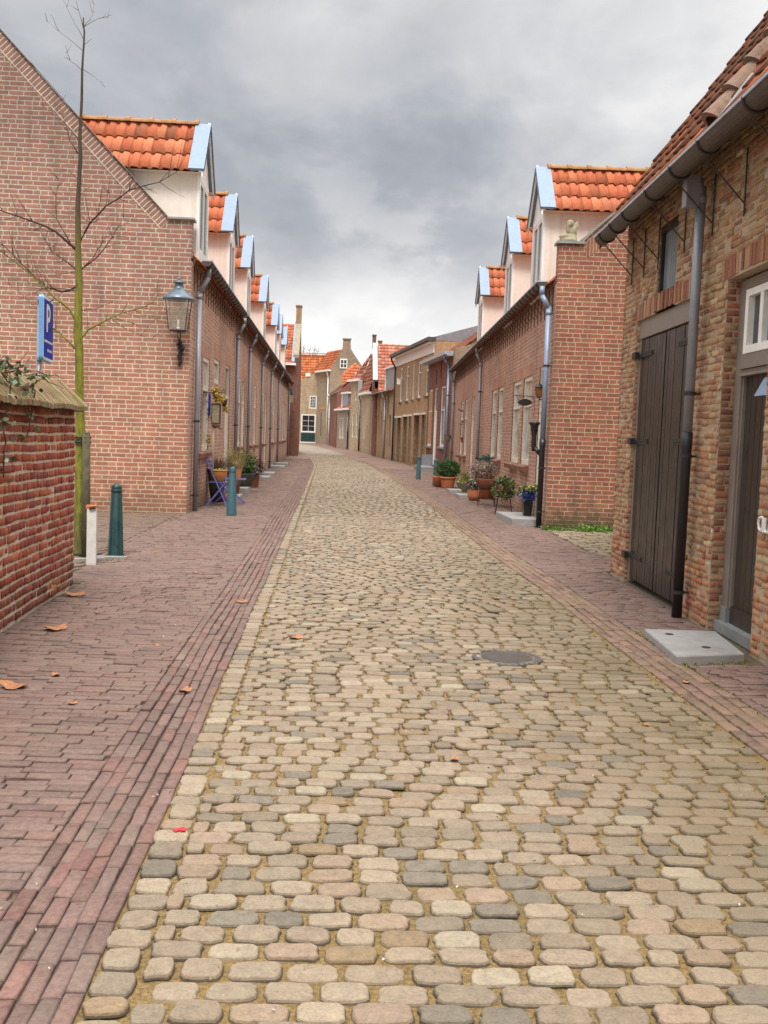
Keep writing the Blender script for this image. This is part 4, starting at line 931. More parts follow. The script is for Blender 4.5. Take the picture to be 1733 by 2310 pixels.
wmb=MB(); fbox(wmb,FW,8.36,8.43,2.41,2.95,FWd-.05,FWd+.035); fbox(wmb,FW,7.53,8.36,2.41,2.475,FWd-.05,FWd+.036); fbox(wmb,FW,7.53,8.36,2.89,2.95,FWd-.05,FWd+.034); fbox(wmb,FW,8.04,8.11,2.475,2.89,FWd-.05,FWd+.03); fbox(wmb,FW,7.53,7.58,2.475,2.89,FWd-.05,FWd+.03); fbox(wmb,FW,7.78,7.82,2.475,2.89,FWd-.05,FWd+.026)
tw=wmb.build('transom_window',M['white'],nd)
q=MB(); q.face([FW.P(7.55,2.43,FWd-.02),FW.P(8.4,2.43,FWd-.02),FW.P(8.4,2.93,FWd-.02),FW.P(7.55,2.93,FWd-.02)]); q.build('pane',M['glass'],tw)
# painted letters on the brick at the frame edge
q=MB()
def stroke(pts,r=.011):
    q.tube([FW.P(u,z,.024) for u,z in pts],r,6)
uu=7.44; stroke([(uu-.045,1.08),(uu-.02,1.09),(uu+.03,1.08),(uu+.045,1.04),(uu+.03,1.0),(uu-.01,.985),(uu-.045,1.01),(uu-.045,1.08)]); stroke([(uu-.045,1.09),(uu-.05,.99),(uu-.065,.975)])
uu=7.31; stroke([(uu+.045,1.09),(uu+.045,1.0),(uu+.02,.98),(uu-.03,.99),(uu-.045,1.03)]); stroke([(uu-.045,1.09),(uu-.045,.975)])
q.build('painted_lettering',M['signwhite'],wh)
# roof
slw=(-FW.n*1+V((0,0,1.42))).normalized(); nw=(FW.n*1.42+V((0,0,1))).normalized()
WP=[(.36,.10,.05),(.44,.13,.055),(.28,.085,.05),(.50,.18,.06),(.22,.09,.06),(.40,.15,.08)]
pantiles(FW.P(Y0,4.16,.34),FW.t,slw,nw,Y1+.08-Y0,7.6,.27,.36,WP,.25,amp=.032,res=8,name='roof_tiles',parent=wh,mat=M['tileold'])
mb=MB(); P=[FW.P(Y0,4.10,.34),FW.P(Y1+.06,4.10,.34),FW.P(Y1+.06,4.10+1.42*4.4,-4.1),FW.P(Y0,4.10+1.42*4.4,-4.1)]; mb.face(P); E2=V((0,0,-.05)); mb.face([P[1],P[2],P[2]+E2*2,P[1]+E2*2]); mb.face([P[3],P[2],FW.P(Y1,4,-8.6),FW.P(Y0,4,-8.6)])
mb.build('roof_deck',M['wooddark'],wh)
# half-round tiles bedded over the party wall, and the lead soaker at its foot
mb=MB(); n=24; dhr=(slw+FW.t*.13).normalized()
for i in range(n):
    a=FW.P(8.30,4.24,.24)+dhr*(.30*i)+nw*.03; b=a+dhr*.35; r0,r1=.135,.105
    A=[a+FW.t*r0*math.cos(math.pi*k/10)+nw*(r0*math.sin(math.pi*k/10)+.03) for k in range(11)]; B=[b+FW.t*r1*math.cos(math.pi*k/10)+nw*(r1*math.sin(math.pi*k/10)) for k in range(11)]
    for k in range(10): mb.face([A[k],A[k+1],B[k+1],B[k]])
    A2=[a+FW.t*(r0-.02)*math.cos(math.pi*k/10)+nw*((r0-.02)*math.sin(math.pi*k/10)) for k in range(11)]
    for k in range(10): mb.face([A[k],A2[k],A2[k+1],A[k+1]])
mb.build('half_round_tiles',M['ridgeold'],wh)
mb=MB(); a=FW.P(8.10,4.2,.3)+nw*.03; mb.tube([a,a+dhr*.5],.03,8); mb.build('roof_flashing',M['leadcap'],wh)
g_=halfgutter('gutter',FW,6.0-2,12.27,4.12,.34,.098,wh,brackets=None)
for u in (5.2,6.15,7.2,8.25,9.05,9.9,10.85,11.45,12.0):
    q=MB(); z,o,r=4.12,.34,.098
    q.tube([FW.P(u,z-(r+.008)*math.sin(math.pi*t/10),o-(r+.008)*math.cos(math.pi*t/10)) for t in range(11)],.011,6)
    q.tube([FW.P(u,z-.13,o+.03),FW.P(u,z-.50,.015)],.0065,6); q.tube([FW.P(u,z-.04,.02),FW.P(u,z-.60,.02)],.0075,6); q.build('gutter_bracket',M['iron'],g_)
q=MB(); q.box(FW.P(9.16,0,.20).x,FW.P(9.16,0,.20).y,3.93,.12,.12,.28); hop=q.build('outlet_box',M['pipe'],g_)
downpipe(FW,9.16,3.93,.0,wh,go=.13,r=.045,mat=M['pipe'],lower=M['castiron'],lowz=1.70,zgut=4.05,clamps=(2.08,1.5,.22),o=.105)
# loose step slab with two holes
mb=MB(); sx0,sx1,sy0,sy1=2.60,3.22,7.17,8.2
P=[(2.63,7.17),(3.20,7.30),(3.33,8.20),(2.72,8.22)]
def slab(P,z0,z1):
    c=V((sum(p[0] for p in P)/4,sum(p[1] for p in P)/4)); 
    bot=[V((x,y,z0)) for x,y in P]; mid=[V((x,y,z1-.01)) for x,y in P]; top=[V((x+(c.x-x)*.02,y+(c.y-y)*.02,z1)) for x,y in P]
    for k in range(4):
        k2=(k+1)%4; mb.face([bot[k],bot[k2],mid[k2],mid[k]]); mb.face([mid[k],mid[k2],top[k2],top[k]])
    mb.face(top)
slab(P,-.03,.055)
sl=thing('step_slab',(2.97,7.7,0),'grey concrete slab with two lifting holes before the narrow warehouse door','doorstep')
mb.build('slab',M['concrete'],sl)
for (x,y) in ((2.86,8.0),(2.98,7.5)):
    q=MB(); q.lathe(x,y,[(.035,.056),(.033,.059),(.022,.0585),(.020,.0565)],16); q.build('lifting_hole',M['iron'],sl)
# ================================================================== FAR STREET
def roof_sheet(p0,Uv,w,Vv,h,Nn,parent,tw=.25,th=.34,pal=None,dirty=.12,res=4,name='roof_tiles',clip=None,mat=None):
    return pantiles(p0,Uv,Vv,Nn,w,h,tw,th,pal,dirty,.022,res,clip,name,parent,mat)
def fr2(A,B,z0=0):   # facade from A (near) to B (far); normal faces the street (west side)
    f=Fr(A,B,z0)
    if f.n.x>0: f=Fr(A,B,z0,flip=True)
    return f
GF='brick houses lining the far bend'
ORP=[(.64,.18,.07),(.56,.14,.055),(.68,.21,.09)]; PKP=[(.62,.24,.16),(.56,.19,.12),(.66,.29,.20),(.52,.17,.11)]
# --- mossy grey pier between the white-dormer row and the dark red house
fp=fr2((5.44,43.9),(5.60,46.0))
o=thing('brick_pier',(5.44,43.9,0),'weathered grey brick pier with plant basket between two houses','pier')
mb=MB(); facade(mb,fp,0,fp.L,-.1,5.6,(),.1); mb.face([fp.P(0,-.1),fp.P(0,5.6),fp.P(0,6.1,-2.2),fp.P(0,-.1,-2.2)],[(0,0),(0,5.6),(2.2,6.1),(2.2,0)]); mb.face([fp.P(0,5.6),fp.P(fp.L,5.6),fp.P(fp.L,6.1,-2.2),fp.P(0,6.1,-2.2)])
mb.build('shaft',M['grey'],o)
mb=MB(); c=fp.P(1.0,6.3,-1.9); mb.box(c.x,c.y,6.15,.75,.75,1.1); mb.box(c.x,c.y,6.72,.85,.85,.07); mb.build('chimney',M['ochreb'],o)
mb=MB(); c=fp.P(.9,1.7,.16); mb.lathe(c.x,c.y,[(.03,1.42),(.10,1.5),(.17,1.72),(.19,1.76)],14); tag(mb.build('wall_basket',M['urn']),'small round plant basket fixed on the grey brick pier','basket')
# --- dark red brick house
fb=fr2((5.60,46.0),(5.14,52.6)); o=thing('dark_brick_house',(5.60,46,0),'low dark red brick house with tall white windows and white door','house',None)
mb=MB(); WN=[(5.15,6.35,1.2,4.1),(1.6,2.75,1.2,4.12)]; DR=[(3.7,4.6,.25,4.1)]
facade(mb,fb,0,fb.L,-.1,5.45,WN+DR,.09,0,0); mb.face([fb.P(0,-.1),fb.P(0,5.45),fb.P(0,8.2,-4),fb.P(0,-.1,-4)],[(0,0),(0,5.4),(4,8.2),(4,0)]); mb.face([fb.P(fb.L,-.1),fb.P(fb.L,5.45),fb.P(fb.L,8.2,-4),fb.P(fb.L,-.1,-4)],[(0,0),(0,5.4),(4,8.2),(4,0)])
mb.build('wall',M['darkred'],o)
for (a,b,c,d) in WN: w_=window(fb,a,b,c,d,o,.05,M['white'],(1,1),.09,transom=2.95); sill(fb,a-.08,b+.08,c,w_,M['conside'],.12,.1)
doorset(fb,3.7,4.6,.25,4.1,o,M['white'],M['white'],transomz=2.9,depth=.06)
slb=(-fb.n+V((0,0,.70))).normalized(); nb=(fb.n*.7+V((0,0,1))).normalized(); roof_sheet(fb.P(0,5.42,.15),fb.t,fb.L,slb,4.9,nb,o,pal=[(.50,.16,.08),(.42,.12,.06),(.56,.2,.1)],dirty=.3)
mb=MB(); fbox(mb,fb,-.05,fb.L+.3,5.46,5.62,.02,.42); fbox(mb,fb,-.05,fb.L+.3,5.40,5.46,.02,.30); mb.build('box_gutter',M['lip'],o); downpipe(fb,.55,5.0,0,o,go=.3,r=.055,mat=M['pipeblue'],zgut=5.42,clamps=(3.6,1.6))
for (u,z0,z1) in ((2.9,4.5,5.4),(1.3,4.4,5.1),(4.1,4.3,5.0)):
    mb=MB(); fbox(mb,fb,u-.02,u+.02,z0,z1,.0,.03); mb.build('wall_anchor',M['iron'],o)
tag_=step(4.72,48.6,.75,3.2,.22,'long pale stone doorstep beneath the white door of the dark red house','conside')
# --- long ochre house with cornice
fo=fr2((5.27,51.4),(4.09,63.3)); o=thing('ochre_house',(5.2,52.6,0),'long ochre brick house with white cornice and row of tall upper windows','house')
o_=1.62
UP=[(a+o_,b+o_,c,5.78) for a,b,c in ((7.75,8.45,3.75),(5.55,6.3,3.75),(3.85,4.25,3.78),(1.78,2.6,3.8),(-.45,.35,3.85))]
LOW=[(9.5,10.1,.1,2.78),(7.6,9.05,.1,2.78),(5.45,7.0,.1,2.82),(4.2,5.05,.1,2.82),(1.62,3.4,.1,2.85),(.05,1.15,.1,2.85)]; LOW=[(a+o_,b+o_,c,d) for a,b,c,d in LOW]
mb=MB(); facade(mb,fo,0,fo.L,2.95,6.0,UP,.12,0,0); facade(mb,fo,0,fo.L,-.1,2.95,LOW,.55,0,1)
mb.face([fo.P(0,2),fo.P(0,6.6),fo.P(0,6.6,-6),fo.P(0,2,-6)],[(0,2),(0,6.6),(6,6.6),(6,2)]); mb.face([fo.P(fo.L,-.1),fo.P(fo.L,6.6),fo.P(fo.L,6.6,-6),fo.P(fo.L,-.1,-6)],[(0,0),(0,6.6),(6,6.6),(6,0)])
mb.build('wall',[M['ochre'],M['ochreb']],o)
mb=MB(); fbox(mb,fo,0,fo.L,5.98,6.52,-.02,.05); fbox(mb,fo,-.05,fo.L+.05,6.5,6.56,-.02,.30); mb.build('frieze',M['white'],o)
mb=MB(); fbox(mb,fo,-.3,fo.L+.12,6.56,6.74,.0,.42); fbox(mb,fo,-.3,fo.L+.12,6.52,6.56,.0,.36); mb.build('cornice_gutter',M['gutter'],o)
mb=MB(); mb.face([fo.P(0,6.7,.3),fo.P(fo.L,6.7,.3),fo.P(fo.L,7.7,-3),fo.P(0,7.7,-3)]); mb.face([fo.P(0,6.55,.3),fo.P(0,6.7,.3),fo.P(0,7.7,-3),fo.P(0,6.55,-3)]); mb.build('roof',M['pipe'],o)
for (a,b,c,d) in UP: w_=window(fo,a,b,c,d,o,.04,M['white'],(1,1),.09,transom=5.15); sill(fo,a-.06,b+.06,c,w_,M['conside'],.10,.08)
for i,(a,b,c,d) in enumerate(LOW):
    mb=MB(); fbox(mb,fo,a,b,c,d,-.6,-.55); mb.build('porch_back',M['ochreb'],o)
    mb=MB(); fbox(mb,fo,a-.03,b+.03,d,d+.10,-.02,.04); mb.build('lintel',M['white'],o)
    if i in (1,4): doorset(fo,a+.1,min(b-.1,a+1.1),c,d-.35,o,M['wooddark'],M['wooddark'],depth=.42)
    mb=MB(); fbox(mb,fo,a-.10,a+.0,.0,d,.004,.05); mb.build('pilaster',M['yellowish'] if 'yellowish' in M else M['urn'],o)
downpipe(fo,fo.L-.3,5.9,.1,o,go=.35,r=.05,mat=M['iron'],zgut=6.55,clamps=(3.0,))
mb=MB(); a=fo.P(8.9,4.85,.3); mb.box(a.x,a.y,4.9,.20,.22,.30); mb.box(a.x,a.y,5.07,.24,.26,.04); tag(mb.build('alarm_box',M['white']),'small white box fixed to the upper wall of the ochre house','box')
# --- low lean-to with grey dormer, in front of a gabled house whose tiled slope faces the viewer
fs=fr2((4.06,63.9),(3.0,73.0)); o=thing('lean_to_house',(4.06,64,.1),'low weathered lean-to house with grey dormer and pale buttresses','house',None)
OP=[(6.1,6.9,.2,3.0),(4.0,4.7,.2,3.3),(2.4,3.1,.2,3.0),(.7,1.4,.9,3.0)]
mb=MB(); facade(mb,fs,0,fs.L,-.1,4.6,OP,.12,0,0)
for u in (0,fs.L): mb.face([fs.P(u,-.1),fs.P(u,4.6),fs.P(u,6.1,-2.2),fs.P(u,-.1,-2.2)],[(0,0),(0,4.6),(2.2,6.1),(2.2,0)])
mb.build('wall',M['stone'],o)
ss=(-fs.n*2.4+V((0,0,1.6))).normalized(); ns_=(fs.n*1.6+V((0,0,2.4))).normalized()
roof_sheet(fs.P(.0,4.52,.2),fs.t,fs.L-.1,ss,2.9,ns_,o,pal=ORP,dirty=.25)
mb=MB(); u0,u1=.3,3.3; z1=6.05; fbox(mb,fs,u0,u1,4.6,z1,-1.9,-.05); dmr=mb.build('dormer',M['pipe'],o)
mb=MB(); fbox(mb,fs,u0-.12,u1+.12,z1,z1+.12,-2.2,.1); fbox(mb,fs,u1-.02,u1+.12,4.5,z1,-.1,.03); mb.build('dormer_frame',M['white'],dmr)
halfgutter('gutter',fs,0,fs.L-.2,4.56,.28,.08,o,None,strut=False); downpipe(fs,2.7,4.0,0.1,o,go=.28,r=.06,mat=M['lip'],zgut=4.5,clamps=(2.6,))
for (a,b,c,d) in OP: window(fs,a,b,c,d,o,.08,M['taupe'],(1,2),.10)
for u in (1.9,3.55,5.4):
    mb=MB(); fbox(mb,fs,u-.14,u+.14,.1,4.3,0.003,.10); mb.build('buttress',M['ochre'],o)
o=thing('gabled_tile_house',(2.96,70,.2),'gabled house with broad pinkish tiled slope, pale parapet and tall chimney','house',None)
mb=MB(); fq=Fr((3.12,70.2),(3.0,76.6)); fq=fq if fq.n.x<0 else Fr((3.12,70.2),(3.0,76.6),flip=True)
gp=[(0,0),(0,4.9),(3.2,8.15),(6.4,4.9),(6.4,0)]; mb.face([fq.P(u,z) for u,z in gp],gp); mb.face([fq.P(u,z,-.3) for u,z in gp],gp)
mb.face([V((3.12,70.2,0)),V((3.12,70.2,4.9)),V((10,70.2,4.9)),V((10,70.2,0))],[(0,0),(0,4.9),(7,4.9),(7,0)]); mb.build('wall',M['darkred'],o)
pantiles((3.35,69.95,4.75),(1,0,0),V((0,3.4,3.45)).normalized(),V((0,-3.45,3.4)).normalized(),6.6,4.85,.25,.34,PKP,.12,.022,4,None,'roof_tiles',o)
mb=MB(); ridge_caps(mb,(3.4,73.4,8.22),(10,73.4,8.22),.1,.5); mb.face([V((3.3,73.4,8.15)),V((10,73.4,8.15)),V((10,76.8,4.8)),V((3.3,76.8,4.8))]); mb.build('roof_back',M['ridge'],o)
mb=MB(); a=V((2.98,70.8,5.45)); b=V((2.98,73.4,8.28)); w_=V((.34,0,0)); up=V((0,-.08,.12)); mb.hexa([a,a+w_,b+w_,b,a+up,a+w_+up,b+w_+up,b+up]); mb.build('parapet_capping',M['lip'],o)
mb=MB(); mb.box(3.10,73.6,8.45,.26,.6,.9); mb.box(3.10,73.6,8.92,.32,.68,.08); mb.build('chimney',M['darkred'],o)
mb=MB(); mb.box(3.62,75.4,8.1,.28,.6,1.1); mb.box(3.62,75.4,8.68,.34,.66,.07); mb.build('chimney',M['ochreb'],o)
def poly_tiles(P,parent,pal,dirty=.1,name='roof_tiles'):
    """tile a planar polygon whose first edge is the eave"""
    P=[V(p) for p in P]; U=(P[1]-P[0]).normalized(); n=U.cross(P[2]-P[0]).normalized()
    if n.z<0: n=-n
    Vv=n.cross(U); 
    if Vv.z<0: Vv=-Vv
    q=[((p-P[0]).dot(U),(p-P[0]).dot(Vv)) for p in P]; u0=min(a for a,_ in q);u1=max(a for a,_ in q);h=max(b for _,b in q)
    def inside(u,v):
        u+=u0; c=False
        for (x1,y1),(x2,y2) in zip(q,q[1:]+q[:1]):
            if (y1>v)!=(y2>v) and u<(x2-x1)*(v-y1)/(y2-y1)+x1: c=not c
        return c
    d=MB(); d.face([p-n*.01 for p in P]); d.build('roof_deck',M['terra'],parent)
    return pantiles(P[0]+U*u0,U,Vv,n,u1-u0,h,.25,.34,pal,dirty,.022,4,inside,name,parent)
# --- yellow corner house with hipped pink roof
f1=fr2((3.0,73.5),(2.34,78.15)); f2=fr2((2.34,78.15),(1.66,79.7)); o=thing('yellow_corner_house',(2.34,78.15,.36),'narrow yellow brick corner house with paired cream windows and steep hipped roof','house')
mb=MB(); W1=[(2.0,2.3,1.4,3.4),(2.55,2.85,1.4,3.4),(3.5,3.85,3.6,4.1)]; facade(mb,f1,0,f1.L,0,4.7,W1,.08,0,0)
W2=[(.30,.64,1.45,3.3),(.98,1.32,1.45,3.3),(.60,.90,4.35,5.58)]; facade(mb,f2,0,f2.L,0,5.85,W2,.08,0,0)
mb.face([f1.P(f1.L,4.7),f1.P(f1.L,5.85),f1.P(f1.L-.9,5.85),f1.P(f1.L-.9,4.7)],[(0,4.7),(0,5.85),(.9,5.85),(.9,4.7)])
mb.face([f2.P(f2.L,0),f2.P(f2.L,5.85),f2.P(f2.L,5.85,-5),f2.P(f2.L,0,-5)],[(0,0),(0,5.8),(5,5.8),(5,0)])
mb.build('wall',M['stone'],o)
for (a,b,c,d) in W1: window(f1,a,b,c,d,o,.05,M['cream'],(1,1),.07)
for (a,b,c,d) in W2: window(f2,a,b,c,d,o,.05,M['cream'],(1,1),.07,transom=(c+d)/2)
ap=V((3.15,78.2,7.95)); ec=f1.P(f1.L-.9,5.80,.15); er=f1.P(.2,4.72,.15)
el_=f1.P(f1.L-.3,4.72,.15); poly_tiles([er,el_,ap,er+(ap-el_)],o,PKP,.15)
poly_tiles([f2.P(-.15,5.86,.12),f2.P(f2.L+.15,5.86,.12),ap],o,PKP,.15)
mb=MB(); fbox(mb,f1,0,f1.L-.9,4.68,4.84,-.02,.3); mb.build('box_gutter',M['white'],o); mb=MB(); fbox(mb,f2,-.1,f2.L+.2,5.83,5.98,-.02,.3); mb.build('box_gutter',M['white'],o)
mb=MB(); fbox(mb,f1,f1.L-.75,f1.L-.2,5.0,5.9,.0,.2); mb.build('box_dormer',M['lip'],o)
downpipe(f1,f1.L-.8,4.3,.4,o,go=.2,r=.06,mat=M['pipe'],zgut=4.65,lower=M['castiron'],lowz=2.1,clamps=(3.,),o=.12)
# --- low house with small grey dormer
f3=fr2((1.62,80.2),(.66,84.7)); o=thing('low_tiled_house',(1.6,80.5,.5),'low old house with small grey dormer and orange tiled roof behind ivy','house',None)
mb=MB(); W3=[(2.1,2.7,1.3,3.0),(3.0,3.7,1.3,3.0),(.7,1.1,.6,3.0)]; facade(mb,f3,-.5,f3.L,0,3.75,W3,.08,0,0); 
for u in (-.5,f3.L): mb.face([f3.P(u,0),f3.P(u,3.75),f3.P(u,5.2,-1.4),f3.P(u,7.0,-3.2),f3.P(u,0,-3.2)],[(0,0),(0,3.7),(1.4,5.2),(3.2,7),(3.2,0)])
mb.build('wall',M['grey'],o)
for (a,b,c,d) in W3: window(f3,a,b,c,d,o,.05,M['white'],(2,1),.08)
up=(-f3.n+V((0,0,1.03))).normalized(); nn=(f3.n*1.03+V((0,0,1))).normalized(); roof_sheet(f3.P(-.5,3.72,.15),f3.t,f3.L+.5,up,4.7,nn,o,pal=ORP)
mb=MB(); a=f3.P(f3.L-.02,5.2,-1.35); b=f3.P(f3.L-.02,7.05,-3.2); 
fbox(mb,f3,f3.L-.55,f3.L-.35,5.1,6.9,-1.5,-1.35); mb.build('verge_board',M['white'],o)
mb=MB(); fbox(mb,f3,.8,2.75,3.95,4.95,-1.0,.02); dm=mb.build('dormer',M['pipe'],o); mb=MB(); fbox(mb,f3,.6,2.9,4.95,5.08,-1.2,.14); fbox(mb,f3,2.72,2.86,3.8,4.95,-.05,.06); mb.build('dormer_frame',M['white'],dm)
mb=MB(); fbox(mb,f3,-.4,f3.L+.1,3.62,3.76,.02,.28); mb.build('box_gutter',M['white'],o); downpipe(f3,.2,3.3,.5,o,go=.2,r=.06,mat=M['pipe'],lower=M['castiron'],lowz=1.9,zgut=3.6,clamps=())
# tiled gable roof behind it
o=thing('rear_tiled_house',(5,88,.6),'house behind with a pointed orange tiled gable roof above the low house','house')
mb=MB(); mb.face([V((1.1,88.7,.5)),V((1.1,88.7,7.0)),V((2.1,88.7,7.97)),V((3.4,88.7,6.2)),V((3.4,88.7,.5))],[(0,0),(0,6),(1.4,7.6),(3,6),(3,0)]); mb.build('wall',M['ochre'],o)
poly_tiles([(1.0,86.4,5.6),(3.2,86.4,5.6),(2.75,88.05,7.40),(2.1,88.55,7.95),(1.15,87.77,7.1)],o,ORP)
# --- narrow brown house
f4=fr2((.60,85.1),(.02,92.4)); o=thing('brown_brick_house',(.6,85,.6),'narrow brown brick house with short pent roof and thin white downpipe','house')
mb=MB(); W4=[(1.2,1.7,1.5,3.6),(2.3,2.8,1.5,3.6),(3.5,4.0,1.5,3.6)]; facade(mb,f4,0,f4.L,0,5.2,W4,.08,0,0); mb.face([f4.P(0,0),f4.P(0,5.2),f4.P(0,6.9,-2),f4.P(0,6.9,-3),f4.P(0,0,-3)],[(0,0),(0,5.2),(2,6.9),(3,6.9),(3,0)]); mb.build('wall',M['darkred'],o)
for (a,b,c,d) in W4: window(f4,a,b,c,d,o,.05,M['ochre'],(1,1),.08)
up=(-f4.n+V((0,0,.85))).normalized(); nn=(f4.n*.85+V((0,0,1))).normalized(); roof_sheet(f4.P(0,5.2,.15),f4.t,f4.L,up,2.9,nn,o,pal=[(.36,.14,.08),(.3,.11,.07)],dirty=.3)
mb=MB(); fbox(mb,f4,f4.L-1.2,f4.L+.2,5.1,5.26,.02,.3); mb.build('box_gutter',M['white'],o); downpipe(f4,f4.L-.6,4.7,.8,o,go=.22,r=.06,mat=M['white'],zgut=5.1,clamps=(3,))
# --- tall gabled house
o=thing('tall_gabled_house',(.0,92.6,.7),'tall grey-brown gabled house with stepped chimney and small square window','house')
mb=MB(); yg=92.9; gp=[(-.02,.5),(-.05,7.55),(.25,8.2),(1.0,9.45),(1.06,10.4),(1.74,10.4),(1.78,9.55),(2.2,8.9),(2.85,8.05),(4.6,6.2),(4.6,.5)]
mb.face([V((x,yg,z)) for x,z in gp],gp)
f5=Fr((-.02,yg),(-1.24,96.1)); f5=f5 if f5.n.x<0 else Fr((-.02,yg),(-1.24,96.1),flip=True)
W5=[(2.0,2.35,1.4,3.6),(.7,.95,4.4,6.6)]; facade(mb,f5,0,f5.L,.4,7.5,W5,.08,0,0)
mb.face([V((1.06,yg,9.9)),V((1.06,yg,10.4)),V((1.06,yg+.7,10.4)),V((1.06,yg+.7,9.3))]); mb.face([V((1.74,yg,9.5)),V((1.74,yg,10.4)),V((1.74,yg+.7,10.4)),V((1.74,yg+.7,9.3))])
mb.build('wall',M['grey'],o)
for (a,b,c,d) in W5: window(f5,a,b,c,d,o,.05,M['taupe'],(1,1),.06)
fg=Fr((0,yg),(4,yg)); fg=fg if fg.n.y<0 else Fr((0,yg),(4,yg),flip=True)
mb=MB(); fbox(mb,fg,.82,1.5,7.72,8.6,.01,.08); wn=mb.build('window',M['white'],o)
for i in range(2):
    for j in range(2): mb=MB(); fbox(mb,fg,.90+i*.29,1.13+i*.29,7.82+j*.36,8.12+j*.36,.08,.086); mb.build('pane',M['glass'],wn)
mb=MB(); mb.box(1.4,yg+.3,10.44,.82,.82,.1); mb.build('chimney_cap',M['statue'],o)
rv=V((1.42,0,1.95)); 
pantiles((-.28,yg+.05,7.45),f5.t,V((1.25,.3,1.75)).normalized(),V((-1.6,-.5,1.2)).normalized(),4.4,2.6,.25,.34,ORP,.15,.022,4,None,'roof_tiles',o)
mb=MB(); fbox(mb,f5,-.1,f5.L+.1,7.42,7.56,.02,.28); mb.build('box_gutter',M['white'],o)
for i in range(5):
    for (z0,z1) in ((6.5,7.2),(3.9,4.5)): mb=MB(); u=1.0+i*.36; fbox(mb,f5,u,u+.13,z0,z1,.003,.05); mb.build('brick_rib',M['ochre'],o)
downpipe(f5,.35,6.9,.8,o,go=.2,r=.05,mat=M['white'],zgut=7.4,clamps=())
# --- end house closing the street
fe=Fr((-1.24,96.2),(-7,96.9)); fe=fe if fe.n.y<0 else Fr((-1.24,96.2),(-7,96.9),flip=True)
o=thing('street_end_house',(-1.24,96.2,.8),'yellow-brown house closing the street with two white gridded windows','house')
mb=MB(); W6=[(.06,1.45,1.72,3.45),(-.02,.7,4.0,5.22)]; W6=[(.06,1.45,1.72,3.45),(.02,.70,4.0,5.22)]
facade(mb,fe,0,fe.L,.3,5.3,W6,.08,0,0); mb.face([fe.P(0,5.3),fe.P(0,7.5),fe.P(1.6,6.68),fe.P(4.5,5.3)],[(0,5.3),(0,7.5),(1.6,6.7),(4.5,5.3)])
mb.build('wall',M['stone'],o)
window(fe,.06,1.45,1.72,3.45,o,.0,M['white'],(2,3),.11); window(fe,.02,.70,4.0,5.22,o,.0,M['white'],(3,4),.09,glass=M['glassblue'])
mb=MB(); fbox(mb,fe,.08,1.42,.82,1.66,.0,.06); mb.build('cellar_panel',M['green'],o); mb=MB(); fbox(mb,fe,.0,1.5,.72,.82,.0,.14); mb.build('doorstep_stone',M['white'],o)
pantiles(fe.P(7,4.8,-.15),(-fe.t),V((0,.8,1)).normalized(),V((0,-1,.8)).normalized(),9.5,5.9,.25,.34,[(.66,.20,.075),(.60,.17,.06),(.70,.23,.09)],.08,.022,4,None,'roof_tiles',o)
mb=MB(); fbox(mb,fe,.70,1.15,7.05,7.38,-.25,.1); dm=mb.build('dormer',M['white'],o)
mb=MB(); ridge_caps(mb,(-8,100.5,9.5),(1.2,99.6,9.5),.1,.5); mb.build('ridge_tiles',M['ridge'],o)
# small pale building glimpsed between roofs
o=thing('cream_house',(5,104,.8),'pale flat-topped house glimpsed between the gable and pink roof','house')
mb=MB(); mb.box(5.2,108,4.8,5,6,8.2); mb.build('wall',M['cream'],o); mb=MB(); mb.box(5.2,107.8,8.95,5.4,6.6,.22); mb.build('eaves_board',M['white'],o)
for x in (3.4,4.2,5.0): mb=MB(); mb.box(x,104.97,8.0,.5,.06,1.0); mb.build('window',M['glass'],o)
# --- house beyond the west row, gable and chimney to the street
o=thing('west_gabled_house',(-2.15,66.6,.1),'red brick house beyond the west row with chimney on its street gable','house')
fg=Fr((-2.15,66.7),(-2.15,73.4),flip=True); fg=fg if fg.n.x>0 else Fr((-2.15,66.7),(-2.15,73.4))
mb=MB(); gp=[(0,0),(0,6.6),(3.35,9.2),(6.7,6.6),(6.7,0)]; mb.face([fg.P(u,z) for u,z in gp],gp); mb.face([fg.P(u,z,-.3) for u,z in gp][::-1],gp)
mb.face([fg.P(0,6.4,0),fg.P(3.35,9.2,0),fg.P(3.35,9.2,-.3),fg.P(0,6.4,-.3)]); mb.face([V((-2.15,66.7,0)),V((-2.15,66.7,6.6)),V((-9,66.7,6.6)),V((-9,66.7,0))],[(0,0),(0,6.6),(7,6.6),(7,0)])
mb.build('wall',M['darkred'],o)
mb=MB(); c=fg.P(3.35,9.4,-.15); mb.box(c.x-.02,c.y,9.55,.36,.9,1.5); mb.box(c.x-.02,c.y,10.33,.44,1.0,.1); mb.build('chimney',M['ochre'],o)
mb=MB(); a=fg.P(-.02,6.55,.02);b=fg.P(3.35,9.25,.02); q0=fg.n*-.36; up=V((0,0,.22)); mb.hexa([a+q0,b+q0,b,a,a+q0+up,b+q0+up,b+up,a+up]); mb.build('parapet_capping',M['statue'],o)
pantiles((-8.5,66.35,6.1),(1,0,0),V((0,3.4,2.9)).normalized(),V((0,-2.9,3.4)).normalized(),5.95,4.6,.25,.34,ORP,.15,.022,4,None,'roof_tiles',o)
mb=MB(); mb.box(-3.0,66.4,6.12,1.4,.3,.14); mb.build('box_gutter',M['white'],o)
mb=MB(); a=V((-2.6,66.45,6.2)); b=V((-2.6,69.9,9.15)); mb.hexa([a,a+V((.2,0,0)),b+V((.2,0,0)),b,a+V((0,-.1,.12)),a+V((.2,-.1,.12)),b+V((.2,-.1,.12)),b+V((0,-.1,.12))]); mb.build('verge_flashing',M['zinc'],o)
